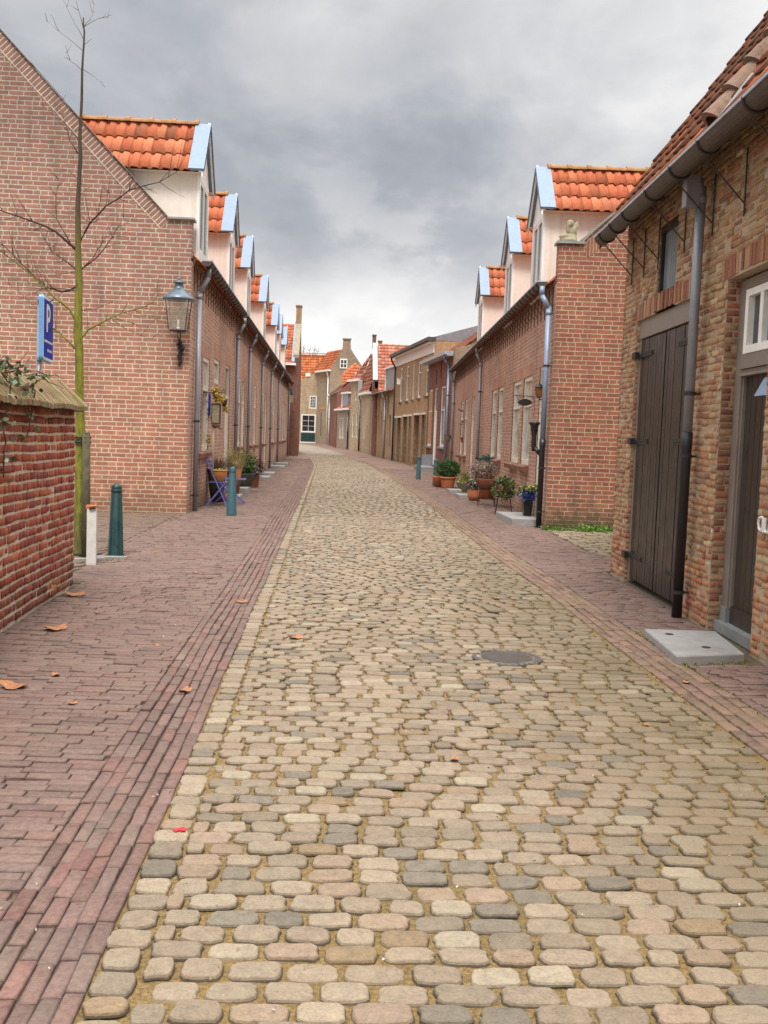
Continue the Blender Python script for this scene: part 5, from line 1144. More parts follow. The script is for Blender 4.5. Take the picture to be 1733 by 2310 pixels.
mb=MB(); facade(mb,Fr((-2.70,66.0),(-2.02,66.0)) if Fr((-2.7,66),(-2,66)).n.y<0 else Fr((-2.70,66.0),(-2.02,66.0),flip=True),0,.68,0,2.35,(),.1); mb.face([V((-2.02,66,0)),V((-2.02,66,2.35)),V((-2.02,68,2.35)),V((-2.02,68,0))],[(0,0),(0,2.35),(2,2.35),(2,0)]); mb.face([V((-2.7,66,2.35)),V((-2.02,66,2.35)),V((-2.02,68,2.35)),V((-2.7,68,2.35))])
tag(mb.build('brick_buttress',M['darkred']),'dark brown block of brick standing at the end of the west row','pier')
# ================================================================== GARDEN WALL
GWf=Fr((-2.385,4.0),(-2.53,10.13)); GWf=GWf if GWf.n.x>0 else Fr((-2.385,4.0),(-2.53,10.13),flip=True)
gw=thing('garden_wall',(-2.5,10.1,0),'red brick garden wall with mossy tiled coping at the left edge','wall')
GB=[(.40,.095,.055),(.34,.075,.045),(.44,.12,.07),(.29,.07,.05),(.47,.15,.075),(.36,.10,.075)]
mb=MB(); fbox(mb,GWf,0,GWf.L,-.1,1.80,-.26,0); mb.build('wall_core',M['mortarG'],gw)
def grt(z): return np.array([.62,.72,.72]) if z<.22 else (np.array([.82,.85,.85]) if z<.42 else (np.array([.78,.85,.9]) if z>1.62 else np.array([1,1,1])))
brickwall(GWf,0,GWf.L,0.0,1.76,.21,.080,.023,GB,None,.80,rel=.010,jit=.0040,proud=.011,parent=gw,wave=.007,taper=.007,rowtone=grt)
GE=Fr(tuple(GWf.P(GWf.L,0).xy),tuple(GWf.P(GWf.L,0,-.26).xy)); GE=GE if GE.n.y>0 else Fr(tuple(GWf.P(GWf.L,0).xy),tuple(GWf.P(GWf.L,0,-.26).xy),flip=True)
brickwall(GE,0,.26,0,1.76,.21,.080,.021,GB,None,.8,parent=gw)
mb=MB(); n=int(GWf.L/.027)
for i in range(n):   # thin tiles on edge laid saddleback
    u=i*GWf.L/n; a=u+.003; b=u+GWf.L/n-.004; dz=rng.normal(0,.003)+.005*math.sin(i*.17); c=jcol([(.34,.26,.14),(.41,.33,.20),(.26,.19,.10),(.37,.24,.14)],s=.16); dy=.010*math.sin(i*.17)
    for (o0,z0,o1,z1) in ((.125+dy,1.745,-.13,1.99),(-.385,1.745,-.13,1.99)):
        A=[GWf.P(a,z0+dz,o0),GWf.P(b,z0+dz,o0),GWf.P(b,z1+dz,o1),GWf.P(a,z1+dz,o1)]; th=V((0,0,.045))
        mb.hexa([A[0],A[1],A[2],A[3],A[0]+th,A[1]+th,A[2]+th,A[3]+th],c)
mb.build('coping',M['coping'],gw)
mb=MB(); fbox(mb,GWf,0,GWf.L+.01,1.735,1.79,-.33,.085); mb.build('coping_bed',plain('dark_coping_bed',(.10,.05,.035),.3,12,.95,bump=.6),gw)
# ivy trailing over the wall
iv=thing('ivy',(-2.5,7.6,1.9),'ivy with small pale green leaves trailing over the garden wall coping','plant')
mb=MB()
def wob(a,b,n,s): 
    a,b=V(a),V(b); return [a.lerp(b,i/n)+V((rng.normal(0,s),rng.normal(0,s),rng.normal(0,s))) for i in range(n+1)]
iv_paths=[wob((-2.45,5.8,2.08),(-2.38,8.35,1.93),9,.025),wob((-2.5,6.2,2.12),(-2.42,8.1,1.98),8,.03),wob((-2.55,6.9,2.15),(-2.40,7.9,1.95),6,.03),wob((-2.36,7.55,1.88),(-2.40,7.55,1.2),8,.015),wob((-2.33,8.02,1.9),(-2.40,8.31,1.73),3,.01)+wob((-2.42,8.31,1.7),(-2.44,8.22,1.48),4,.01),wob((-2.4,7.3,1.9),(-2.44,7.4,1.3),6,.02)]
for p in iv_paths: mb.tube(p,.006,5)
mb.build('stem',M['twig'],iv)
pts=[]
for k,p in enumerate(iv_paths):
    for q_ in p:
        for _ in range(14 if k<3 else 4): pts.append(tuple(q_+V((rng.normal(0,.04),rng.normal(0,.07),abs(rng.normal(0,.035))))))
leaves('foliage',pts,.055,[(.09,.14,.06),(.16,.22,.12),(.06,.10,.045),(.30,.36,.27),(.04,.07,.03),(.20,.06,.04)],iv)
# bare twigs of a shrub behind the wall
sb=thing('bare_shrub',(-2.7,8.2,1.6),'leafless shrub twigs rising behind the garden wall coping','shrub')
mb=MB()
for a,b in (((-2.62,8.0,1.9),(-2.42,8.28,2.19)),((-2.6,8.05,1.9),(-2.45,8.59,2.03)),((-2.45,8.59,2.03),(-2.42,8.65,2.13)),((-2.45,8.59,2.03),(-2.5,9.7,2.04)),((-2.5,8.7,2.01),(-2.45,9.4,1.93)),((-2.6,7.7,1.9),(-2.5,7.75,2.18)),((-2.6,7.6,1.9),(-2.5,7.45,2.2)),((-2.6,7.9,1.9),(-2.55,7.95,2.12)),((-2.6,7.0,1.9),(-2.5,6.9,2.3)),((-2.55,7.35,1.95),(-2.45,7.2,2.14))):
    mb=MB(); mb.tube(wob(a,b,5,.008),[.007,.006,.005,.004,.003,.0025],5); mb.build('twig',M['twig'],sb)
# ================================================================== TREE, STAKE, POSTS
tr=thing('young_tree',(-3.02,12.41,0),'slender leafless young tree with green mossy trunk beside the garden wall','tree')
mb=MB(); TP=[(-3.02,0,.085),(-3.025,.12,.070),(-3.03,.8,.060),(-3.03,1.5,.056),(-3.05,2.4,.052),(-3.075,2.75,.052),(-3.07,3.3,.045),(-3.085,3.7,.038),(-3.09,4.2,.030),(-3.075,4.8,.024),(-3.07,5.3,.018),(-3.06,5.8,.014),(-3.045,6.25,.010),(-3.06,6.5,.006)]
pts=[];rs=[]
for (x,z,r),(x2,z2,r2) in zip(TP,TP[1:]):
    for t in (0,.33,.66): pts.append((x+(x2-x)*t+rng.normal(0,.003),12.41+rng.normal(0,.004),z+(z2-z)*t)); rs.append((r+(r2-r)*t)*(1+rng.normal(0,.035)))
low=list(range(len(pts)))
mb.tube([pts[i] for i in low],[rs[i] for i in low],12); tk=mb.build('trunk',M['bark'],tr,True)
BR=[(0.02,[(-3.1,3.7),(-3.35,3.91),(-3.63,4.02),(-4.01,4.14),(-4.45,4.25)]),(0.016,[(-3.06,3.81),(-2.95,4.03),(-2.75,4.24),(-2.47,4.43),(-2.11,4.52),(-1.89,4.62)]),(0.012,[(-3.09,3.47),(-3.41,3.68),(-3.58,3.94),(-3.61,4.09)]),(0.012,[(-3.07,3.46),(-2.85,3.64),(-2.68,3.87),(-2.53,4.08)]),(0.016,[(-3.09,3.27),(-3.27,3.2),(-3.47,3.25),(-3.78,3.53),(-4.01,3.74),(-4.27,3.93)]),(0.009,[(-3.17,3.78),(-3.33,4.06),(-3.33,4.32),(-3.31,4.52)]),(0.01,[(-3.1,4.84),(-3.2,4.99),(-3.27,5.22),(-3.34,5.39)]),(0.007,[(-3.08,4.98),(-3.25,5.18),(-3.45,5.3)]),(0.006,[(-3.11,4.55),(-3.24,4.66),(-3.4,4.69)]),(0.007,[(-3.06,4.12),(-2.93,4.04),(-2.82,4.02)]),(0.006,[(-2.74,4.27),(-2.73,4.4),(-2.82,4.5),(-3.07,4.49)]),(0.005,[(-3.06,6.29),(-3.1,6.48),(-3.13,6.63)]),(0.005,[(-3.05,6.29),(-2.98,6.4),(-2.95,6.6)]),(0.004,[(-3.05,6.16),(-3.15,6.33),(-3.27,6.6)]),(0.004,[(-3.04,6.31),(-2.87,6.43),(-2.81,6.5)]),(0.004,[(-3.06,6.04),(-3.2,6.12),(-3.37,6.21)]),(0.004,[(-3.06,5.8),(-3.21,5.92),(-3.3,6.06)]),(0.004,[(-3.04,6.1),(-2.89,6.09)]),(0.004,[(-3.05,5.82),(-2.92,5.8)]),(0.019,[(-3.1,2.87),(-3.18,2.99),(-3.36,3.13),(-3.51,3.28),(-3.8,3.52),(-4.0,3.67),(-4.25,3.85)]),(0.015,[(-3.11,2.53),(-3.23,2.65),(-3.36,2.75),(-3.59,2.87)]),(0.017,[(-3.04,2.64),(-2.95,2.76),(-2.74,2.88),(-2.53,2.97),(-2.24,3.05),(-2.08,3.12)]),(0.006,[(-2.68,2.91),(-2.43,2.87),(-2.28,2.82)]),(0.006,[(-2.66,2.89),(-2.47,2.77),(-2.17,2.68)]),(0.007,[(-3.07,2.98),(-2.85,3.02),(-2.68,3.11),(-2.56,3.26)]),(0.008,[(-3.11,3.22),(-3.39,3.24),(-3.63,3.22),(-4.0,3.17)]),(0.01,[(-3.1,3.46),(-3.25,3.58),(-3.39,3.7),(-3.47,3.84)]),(0.009,[(-3.06,3.45),(-2.9,3.62),(-2.77,3.79),(-2.69,3.92)]),(0.007,[(-3.36,3.13),(-3.57,2.98),(-3.8,3.19),(-4.0,3.34)]),(0.005,[(-3.32,2.73),(-3.54,2.82),(-3.79,2.81),(-4.0,2.84)]),(0.006,[(-3.1,3.45),(-3.33,3.4),(-3.59,3.36)]),(0.005,[(-2.53,2.97),(-2.35,2.94),(-2.01,2.99)])]
for bi,(r,P) in enumerate(BR):
    sy=(-1)**bi*rng.uniform(.0,.30); n=len(P); Q=[]; R=[]
    for i,(x,z) in enumerate(P):
        t=i/(n-1); Q.append(V((x+rng.normal(0,.004),12.41+sy*t*t*(.3+t) if abs(P[0][0]+3.07)<.09 else 12.41+sy*.3,z)))
    S=[Q[0]]; 
    for a,b in zip(Q,Q[1:]):
        S.append(a.lerp(b,.5)+V((rng.normal(0,.006),rng.normal(0,.01),rng.normal(0,.006)))); S.append(b)
    R=[r*(1-.80*i/(len(S)-1)) for i in range(len(S))]
    R=[q*.85 for q in R]; mb=MB(); mb.tube(S,R,7)
    for i in range(2,len(S)):   # side twigs
        for _t in range(3 if r>.008 else 1):
            if rng.random()>.72: continue
            d=(S[i]-S[i-1]).normalized(); a=rng.choice([-1,1])*rng.uniform(.5,1.0); d2=V((d.x*math.cos(a)-d.z*math.sin(a),d.y+rng.normal(0,.3),d.x*math.sin(a)+d.z*math.cos(a))); L=rng.uniform(.10,.32)*(1.3 if r>.01 else .7)
            p=[S[i]+d2*L*t+V((0,0,.03*t*t+rng.normal(0,.006))) for t in (0,.35,.7,1)]; mb.tube(p,[.0036,.0028,.002,.0016],4)
    mb.build('branch',M['bark'] if r>.0145 and len(P)>3 and P[0][1]<3.0 else M['twig'] if r<.013 else M['barkdark'],tr,True)
st=thing('tree_stake',(-2.93,12.33,0),'weathered wooden stake strapped to the young tree trunk','post')
mb=MB(); mb.tube([(-2.92,12.30,0),(-2.925,12.30,.8),(-2.93,12.30,1.52)],[.052,.05,.046],10); mb.build('post',M['stake'],st,True)
mb=MB()
for z in (1.40,1.455): mb.tube([(-3.03+.075*math.cos(a),12.40+.075*math.sin(a),z) for a in np.linspace(-1.2,5.1,14)]+[(-2.93,12.26,z),(-2.88,12.30,z),(-2.93,12.36,z)],.014,5)
mb.build('strap',M['rubber'],st)
wp=thing('white_post',(-2.72,11.72,0),'short chipped white post with orange-banded top beside the tree','post')
mb=MB(); mb.box(-2.715,11.72,.32,.105,.105,.66,rz=.12); mb.build('post',M['whitepost'],wp)
mb=MB(); mb.box(-2.722,11.72,.665,.116,.116,.035,rz=.12); mb.build('top_band',M['orange'],wp); mb=MB(); mb.box(-2.70,11.67,.655,.07,.05,.03,rz=.12,tilt=.2); mb.build('reflector_cap',M['iron'],wp)
mb=MB(); mb.box(-2.86,11.95,.005,.5,.09,.05,rz=.5); mb.box(-2.62,12.28,.0,.40,.10,.04,rz=.08); 
tag(mb.build('edging_kerb',M['concrete']),kind='structure')
def bollard(x,y,h,label,mat,g='green street bollards'):
    b_=thing('bollard',(x,y,0),label,'bollard',g); z=gz(y)
    mb=MB(); mb.lathe(x,y,[(.100,z-.02),(.100,z+.01),(.096,z+.02),(.066,h-.115),(.063,h-.11),(.066,h-.105),(.072,h-.10),(.072,h-.075),(.066,h-.07)],24); mb.build('shaft',M[mat],b_,False)
    for p in b_.children[0].data.polygons: p.use_smooth=len(p.vertices)==4
    mb=MB(); mb.lathe(x,y,[(.066,h-.072),(.066,h-.06),(.062,h-.035),(.050,h-.014),(.030,h-.003),(.008,h)],24); mb.build('domed_cap',M[mat],b_,True); return b_
bollard(-2.60,12.5,.90,'dark green tapered bollard nearest the white post','green'); bollard(-1.82,19.24,.92,'faded blue-green bollard in front of the blue folding chair','greenlite')
bollard(3.67,33.85,.90,'green bollard right beside the box ball in terracotta pot','greenlite'); bollard(3.52,38.6,.88,'green bollard standing alone near the pale stone doorstep of the dark red house','greenlite')
# ================================================================== PARKING SIGN
ps=thing('parking_sign',(-3.43,12.05,0),'blue parking sign with white letter P on a grey pole','sign','')
if 'group' in ps: del ps['group']
fsn=Fr((-3.375,12.0),(-3.462,12.76)); fsn=fsn if fsn.n.x>0 else Fr((-3.375,12.0),(-3.462,12.76),flip=True)
mb=MB(); mb.tube([(-3.46,12.12,0),(-3.445,12.12,3.05)],.030,14); mb.build('pole',M['pipe'],ps,True)
z0,z1,L=2.35,3.12,.76
def rrect(mb,fr,a,b,c,d,o0,o1,r=.05):
    pts=[]
    for (cx,cz,a0) in ((b-r,d-r,0),(a+r,d-r,90),(a+r,c+r,180),(b-r,c+r,270)):
        for k in range(6): t=math.radians(a0+18*k); pts.append((cx+r*math.cos(t),cz+r*math.sin(t)))
    F=[fr.P(u,z,o1) for u,z in pts];B=[fr.P(u,z,o0) for u,z in pts]; mb.face(F); mb.face(B[::-1])
    for k in range(len(F)): k2=(k+1)%len(F); mb.face([F[k],F[k2],B[k2],B[k]])
mb=MB(); rrect(mb,fsn,0,L,z0,z1,-.05,0); mb.build('panel',M['bluesignedge'],ps)
mb=MB(); rrect(mb,fsn,.012,L-.012,z0+.012,z1-.012,0.0005,.003,.045); bdr=mb.build('border',M['signwhite'],ps)
mb=MB(); rrect(mb,fsn,.042,L-.042,z0+.045,z1-.045,.003,.005,.03); mb.build('face',M['bluesign'],ps)
mb=MB(); o=.0065; cx0=.22; fbox(mb,fsn,cx0,cx0+.085,2.70,3.03,.005,o+.001)
zc_,r1,r0=2.925,.105,.045; cu=cx0+.14
for k in range(14):
    a0=-math.pi/2+math.pi*k/14; a1=-math.pi/2+math.pi*(k+1)/14
    mb.face([fsn.P(cu+r0*1.3*math.cos(a0),zc_+r0*math.sin(a0),o),fsn.P(cu+r1*1.25*math.cos(a0),zc_+r1*math.sin(a0),o),fsn.P(cu+r1*1.25*math.cos(a1),zc_+r1*math.sin(a1),o),fsn.P(cu+r0*1.3*math.cos(a1),zc_+r0*math.sin(a1),o)])
fbox(mb,fsn,cx0+.08,cu,zc_+r0,zc_+r1,.005,o); fbox(mb,fsn,cx0+.08,cu,zc_-r1,zc_-r0,.005,o)
mb.build('letter',M['signwhite'],ps)
mb=MB(); x=.09
while x<.68: w_=rng.uniform(.010,.020); h=rng.uniform(.018,.03); fbox(mb,fsn,x,x+w_,2.575,2.575+h,.005,.006); x+=w_+.007
x=.30
while x<.62:
    if not .38<x<.41: w_=rng.uniform(.010,.02); fbox(mb,fsn,x,x+w_,2.47,2.47+rng.uniform(.025,.04),.005,.006)
    x+=.026
mb.build('small_lettering',M['signwhite'],ps)
mb=MB()
for z in (z0+.02,z1-.06): mb.box(-3.43,12.10,z,.09,.09,.035)
mb.build('bracket',M['pipe'],ps)
# ================================================================== WALL LANTERNS
def lantern(x,y,zb,h,rt,rb,label,wallpt,big=True,glass='lampglass'):
    """four-sided lantern: zb glass bottom, h glass height, rt/rb half widths"""
    L_=thing('wall_lantern',(x,y,zb-.6 if big else zb),label,'lantern')
    zt=zb+h; n=4; rz=math.pi/4
    mb=MB(); mb.lathe(x,y,[(rt*1.36,zt-.012),(rt*1.38,zt+.012),(rt*1.16,zt+.06),(rt*.86,zt+h*.20),(rt*.62,zt+h*.27),(rt*.5,zt+h*.33),(rt*.36,zt+h*.36),(rt*.34,zt+h*.52),(rt*.55,zt+h*.53),(rt*.52,zt+h*.56),(rt*.12,zt+h*.60),(rt*.10,zt+h*.63),(rt*.17,zt+h*.67),(rt*.03,zt+h*.73)] if big else [(rt*1.25,zt-.01),(rt*1.3,zt+.01),(rt*.9,zt+h*.2),(rt*.35,zt+h*.45),(rt*.12,zt+h*.55),(rt*.2,zt+h*.62),(rt*.03,zt+h*.9)],24 if big else 12)
    mb.build('hood',M['zinchood'] if big else M['castiron'],L_,True)
    fm=MB(); q=[]
    for k in range(4):
        a=rz+k*math.pi/2; fm.tube([(x+rb*1.414*math.cos(a),y+rb*1.414*math.sin(a),zb),(x+rt*1.414*math.cos(a),y+rt*1.414*math.sin(a),zt)],.009 if big else .006,5)
    fm.lathe(x,y,[(rb*1.03,zb-.02),(rb*1.06,zb),(rb*1.03,zb+.02)],4,sq=True); fm.build('frame',M['iron'],L_)
    g=MB()
    for k in range(4):
        a0=rz+k*math.pi/2;a1=a0+math.pi/2; g.face([(x+rb*1.4*math.cos(a0),y+rb*1.4*math.sin(a0),zb),(x+rb*1.4*math.cos(a1),y+rb*1.4*math.sin(a1),zb),(x+rt*1.4*math.cos(a1),y+rt*1.4*math.sin(a1),zt),(x+rt*1.4*math.cos(a0),y+rt*1.4*math.sin(a0),zt)])
    g.build('glass',M[glass],L_)
    if big:
        b=MB(); b.tube([(x,y,zb+.02),(x,y,zb+.20)],[.022,.022],10); b.tube([(x,y,zb),(x,y,zb+.06)],.03,10); b.build('bulb',M['signwhite'],L_,True)
    a=MB(); wx,wy,wz=wallpt
    if big:
        a.tube([(x,y,zb),(x,y,zb-.12),(x-.01,wy-.06,zb-.24),(x-.01,wy-.02,zb-.30)],.013,7); a.tube([(x+.05,y,zb),(x+.04,y,zb-.08),(x+.0,wy-.1,zb-.22)],.013,7)
        for k in range(9):
            zz=zb-.20-.05*k; a.ball(x+.012*math.sin(k*2.1),wy-.05,zz,.055-.022*abs(k-4)/5,.045,.038,8,5,jit=.18)
        a.ball(x+.055,wy-.09,zb-.30,.04,.05,.05,8,6,jit=.2); a.ball(x-.045,wy-.08,zb-.23,.035,.04,.03,8,6,jit=.2)
    else: a.tube([(x,y,zb-.02),(x,y,zb-.05),(wx,wy,zb-.05),(wx,wy,zb+.03)],.014,6)
    a.build('bracket',M['iron'],L_); return L_
M['zinchood']=plain('lamp_hood',(.15,.20,.25),.15,5,.35,metal=.3,bump=.08,streak=True,dirtcol=(.1,.14,.16))
lantern(-2.865,18.98,3.43,.57,.215,.15,'large street lantern with blue-grey hood on the blank gable wall',(-2.85,19.35,3.0))
lantern(-2.42,65.5,3.55,.56,.17,.12,'far lantern with pale glass at the end of the west row',(-2.7,65.5,3.3),False,'lampcream') if False else None
M['lampcream']=plain('cream_lamp_glass',(.62,.50,.28),.1,8,.4)
lantern(-2.50,65.3,3.55,.52,.15,.11,'far wall lantern with cream glass at the far end of the west row',(-2.7,65.3,3.4),False,'lampcream')
lantern(3.985,18.97,2.46,.17,.070,.045,'small black carriage lantern with amber glass by the east corner downpipe',(4.12,19.0,2.5),False,'amber')
# ================================================================== OVAL SIGN, STATUE, MANHOLE
os_=thing('oval_sign',(4.2,20.4,2.4),'dark oval nameplate hanging from a thin iron bar on the east wall','sign')
mb=MB(); mb.tube([(4.20,20.4,2.52),(3.78,20.4,2.54)],.008,6); mb.tube([(4.20,20.4,2.60),(4.20,20.4,2.12)],.008,6); mb.tube([(3.98,20.4,2.53),(3.98,20.4,2.50)],.005,5); mb.tube([(3.80,20.4,2.54),(3.84,20.4,2.47),(3.88,20.4,2.42),(3.86,20.4,2.37),(3.83,20.4,2.40)],.005,5); mb.tube([(4.16,20.4,2.52),(4.19,20.4,2.45),(4.14,20.4,2.38)],.005,5); mb.build('bracket',M['iron'],os_)
mb=MB(); n=28; F=[];B=[]
for k in range(n):
    a=2*math.pi*k/n; r=1+.07*abs(math.cos(2*a))**3; F.append(V((3.995+.137*math.cos(a)*r,20.385,2.40+.068*math.sin(a)*r))); B.append(F[-1]+V((0,.022,0)))
mb.face(F[::-1]); mb.face(B)
for k in range(n): mb.face([F[k],F[(k+1)%n],B[(k+1)%n],B[k]])
mb.build('plate',M['iron'],os_)
stt=thing('cherub_statue',(4.30,18.42,5.26),'small stone winged seated figure on the corner of the east parapet','statue')
bm_=MB(); S=lambda *a,**k:bm_.ball(*a,12,8,**k)
S(4.29,18.42,5.34,.15,.11,.09); S(4.20,18.38,5.36,.11,.07,.06); S(4.33,18.43,5.45,.095,.085,.13); S(4.29,18.41,5.60,.072,.07,.078); S(4.24,18.36,5.50,.035,.03,.09); S(4.26,18.36,5.57,.03,.03,.035); S(4.15,18.38,5.32,.05,.05,.07); S(4.40,18.46,5.50,.045,.03,.14); S(4.43,18.47,5.58,.035,.022,.09); S(4.36,18.47,5.38,.06,.05,.06)
bm_.lathe(4.28,18.42,[(.16,5.26),(.165,5.30),(.14,5.33)],12)
so_=bm_.build('figure',M['statue'],stt,True); rm=so_.modifiers.new('m','REMESH'); rm.mode='VOXEL'; rm.voxel_size=.012; rm.use_smooth_shade=True
M['manhole']=plain('worn_cast_iron',(.15,.135,.12),.25,20,.6,metal=.2,bump=.4,dirt=.5,dirtcol=(.14,.10,.06))
mh=thing('manhole_cover',(MH[0],MH[1],0),'round cast iron manhole cover set among the cobbles','manhole cover')
zb_=float(und(MH[0],MH[1])); mb=MB(); mb.lathe(MH[0],MH[1],[(.262,zb_-.03),(.262,zb_+.003),(.225,zb_+.005),(.222,zb_-.004),(.205,zb_-.004)],36); mb.build('rim',M['manhole'],mh)
mb=MB(); mb.lathe(MH[0],MH[1],[(.215,zb_-.02),(.215,zb_-.001),(.21,zb_+.001)],36); cv=mb.build('cover',M['manhole'],mh)
mb=MB()
for k in range(-6,7):
    hw=math.sqrt(max(0,.19**2-(k*.03)**2)); 
    if hw>.03: mb.box(MH[0],MH[1]+k*.03,zb_+.004,hw*2,.012,.006)
for k in range(32): a=2*math.pi*k/32; mb.box(MH[0]+.243*math.cos(a),MH[1]+.243*math.sin(a),zb_+.006,.026,.012,.005,rz=a)
mb.build('tread_pattern',M['manhole'],cv)
# ================================================================== CHAIR, TABLE, POTS (west side)
def bar(mb,a,b,w=.022,h=.012):
    a,b=V(a),V(b); d=(b-a).normalized(); s=d.cross(V((0,1,0))); s=V((0,1,0)) if s.length<.1 else s.normalized(); t=d.cross(s).normalized()
    P=[a-s*h-t*w,a+s*h-t*w,a+s*h+t*w,a-s*h+t*w]; mb.hexa(P+[p+(b-a) for p in P])
def folding_chair(x,y):
    c=thing('folding_chair',(x,y,0),'blue wooden slatted folding chair holding the orange bowl pot','chair')
    y0,y1=y-.19,y+.19
    for yy_ in (y0,y1):
        m1=MB(); bar(m1,(x-.23,yy_,1.00),(x+.22,yy_,.01),.016,.011); m1.build('leg',M['blue'],c)
        m1=MB(); bar(m1,(x+.17,yy_*.96+y*.04,.50),(x-.22,yy_*.96+y*.04,.01),.016,.011); m1.build('leg',M['blue'],c)
    m1=MB()
    for k in range(6): m1.box(x-.13+.062*k,y,.515,.05,.36,.016)
    m1.build('seat',M['blue'],c)
    m1=MB()
    for k in range(4): z=.70+.085*k; xx=x-.23+(1-z)*.455+.005; m1.box(xx,y,z,.014,.38,.05,tilt=-.43)
    m1.build('backrest',M['blue'],c)
    m1=MB(); bar(m1,(x+.13,y0,.2),(x+.13,y1,.2),.012,.012); bar(m1,(x-.13,y0,.12),(x-.13,y1,.12),.012,.012); m1.build('stretcher',M['blue'],c)
folding_chair(-2.31,21.25)
t=thing('folding_table',(-2.15,21.95,0),'small blue folding table carrying the square red pot behind the chair','table')
m1=MB()
for k in range(8): m1.box(-2.46+.086*k+.03,22.0,.555,.075,.46,.018)
m1.build('tabletop',M['blue'],t)
for yy_ in (21.82,22.18):
    m1=MB(); bar(m1,(-2.40,yy_,.54),(-1.80,yy_,.01),.016,.011); m1.build('leg',M['blue'],t)
    m1=MB(); bar(m1,(-1.90,yy_,.54),(-2.46,yy_,.01),.016,.011); m1.build('leg',M['blue'],t)
def pot(name,label,x,y,prof,mat,cat='plant pot',soil=None,leafs=None,grp=None,sq=False,n=22):
    p=thing(name,(x,y,prof[0][1]),label,cat,grp); mb=MB(); mb.lathe(x,y,prof+[(prof[-1][0]*.86,prof[-1][1]-.005),(prof[-1][0]*.84,prof[-1][1]-.05)],n if not sq else 4,sq=sq,rz=math.pi/4 if sq else 0); mb.build('pot',M[mat] if isinstance(mat,str) else mat,p,not sq)
    if leafs: leafs(p)
    return p
def lf(pts,size,pal,nm='foliage'): return lambda p:leaves(nm,pts,size,pal,p)
def blades(c,r,h,n,pal,spread=.5,nm='foliage',wd=.004):
    def f(p):
        vs=[];fs=[];cs=[];b=0
        for _ in range(n):
            a=rng.uniform(0,2*np.pi); rr=r*math.sqrt(rng.random()); x=c[0]+rr*math.cos(a)*.6;y=c[1]+rr*math.sin(a)*.6; hh=h*rng.uniform(.5,1.1); dx=math.cos(a)*rr*spread*rng.uniform(.5,1.8);dy=math.sin(a)*rr*spread*rng.uniform(.5,1.8)
            w=wd*rng.uniform(.6,1.4); px,py=math.cos(a+1.3)*w,math.sin(a+1.3)*w; cc=np.clip(np.array(pal[rng.integers(len(pal))])*(1+rng.normal(0,.2)),.01,.9)
            P=[(x,y,c[2]),(x+dx*.35,y+dy*.35,c[2]+hh*.6),(x+dx,y+dy,c[2]+hh)]
            for q0,q1,w0,w1 in ((P[0],P[1],1,.8),(P[1],P[2],.8,.1)):
                vs+= [(q0[0]-px*w0,q0[1]-py*w0,q0[2]),(q0[0]+px*w0,q0[1]+py*w0,q0[2]),(q1[0]+px*w1,q1[1]+py*w1,q1[2]),(q1[0]-px*w1,q1[1]-py*w1,q1[2])]; fs.append((b,b+1,b+2,b+3)); cs.append(cc); b+=4
        npmesh(nm,np.array(vs),np.array(fs),np.array(cs),M['leaf'],p)
    return f
GRN=[(.05,.10,.025),(.08,.15,.04),(.035,.07,.02),(.12,.18,.05)]; DRY=[(.30,.20,.13),(.38,.28,.17),(.24,.15,.11),(.34,.22,.16)]; STRAW=[(.42,.34,.14),(.35,.30,.12),(.22,.24,.07),(.46,.36,.18)]
pot('bowl_pot','round orange glazed bowl on the blue chair with low yellow-green plant',-2.29,21.25,[(.085,.525),(.10,.54),(.155,.64),(.172,.72),(.170,.745),(.183,.75),(.183,.77)],plain('orange_glaze',(.48,.19,.055),.15,6,.35,bump=.1,dirt=.3),leafs=lf([tuple(p) for p in blob((-2.29,21.25,.76),(.14,.14,.05),120,.2)],.035,[(.35,.40,.06),(.22,.30,.05),(.45,.46,.10)]),grp=None)
pot('square_pot','bright red-orange square pot with dry grass on the blue table',-1.94,21.98,[(.060,.567),(.078,.75),(.083,.75),(.083,.77)],'terra',sq=True,leafs=blades((-1.94,21.98,.75),.10,.24,160,STRAW,1.2))
pot('grass_pot','dark bowl of reddish dry grass standing behind the chair',-2.48,22.6,[(.12,.0),(.18,.35),(.20,.62),(.22,.70),(.22,.73)],'pottery',leafs=blades((-2.46,22.6,.70),.24,.34,320,DRY,1.1))
pot('herb_pot','tall pot of straw coloured grass against the west wall',-2.28,24.6,[(.12,.0),(.16,.4),(.18,.60),(.19,.63)],'terrad',leafs=blades((-2.25,24.6,.60),.26,.62,420,STRAW,1.0))
pot('evergreen_planter','large dark planter with dark green shrub standing on the doorstep',-2.22,26.6,[(.20,.15),(.24,.25),(.30,.46),(.31,.5)],'pottery',leafs=lf([tuple(p) for p in blob((-2.22,26.7,.72),(.34,.34,.33),2200,.35)],.055,GRN))
pot('trailing_planter','tapered red-brown planter with dark trailing leaves beyond the evergreen',-2.12,29.3,[(.15,.0),(.19,.33),(.20,.36)],'terrad',leafs=lf([tuple(p) for p in blob((-2.1,29.2,.55),(.28,.28,.32),700,.5)],.05,[(.07,.04,.03),(.04,.07,.03),(.16,.03,.03),(.03,.03,.02)]),sq=True)
pot('little_pot','small round terracotta pot on the ground beneath the chair',-2.33,22.9,[(.10,.0),(.14,.08),(.12,.17),(.11,.18)],'terra')
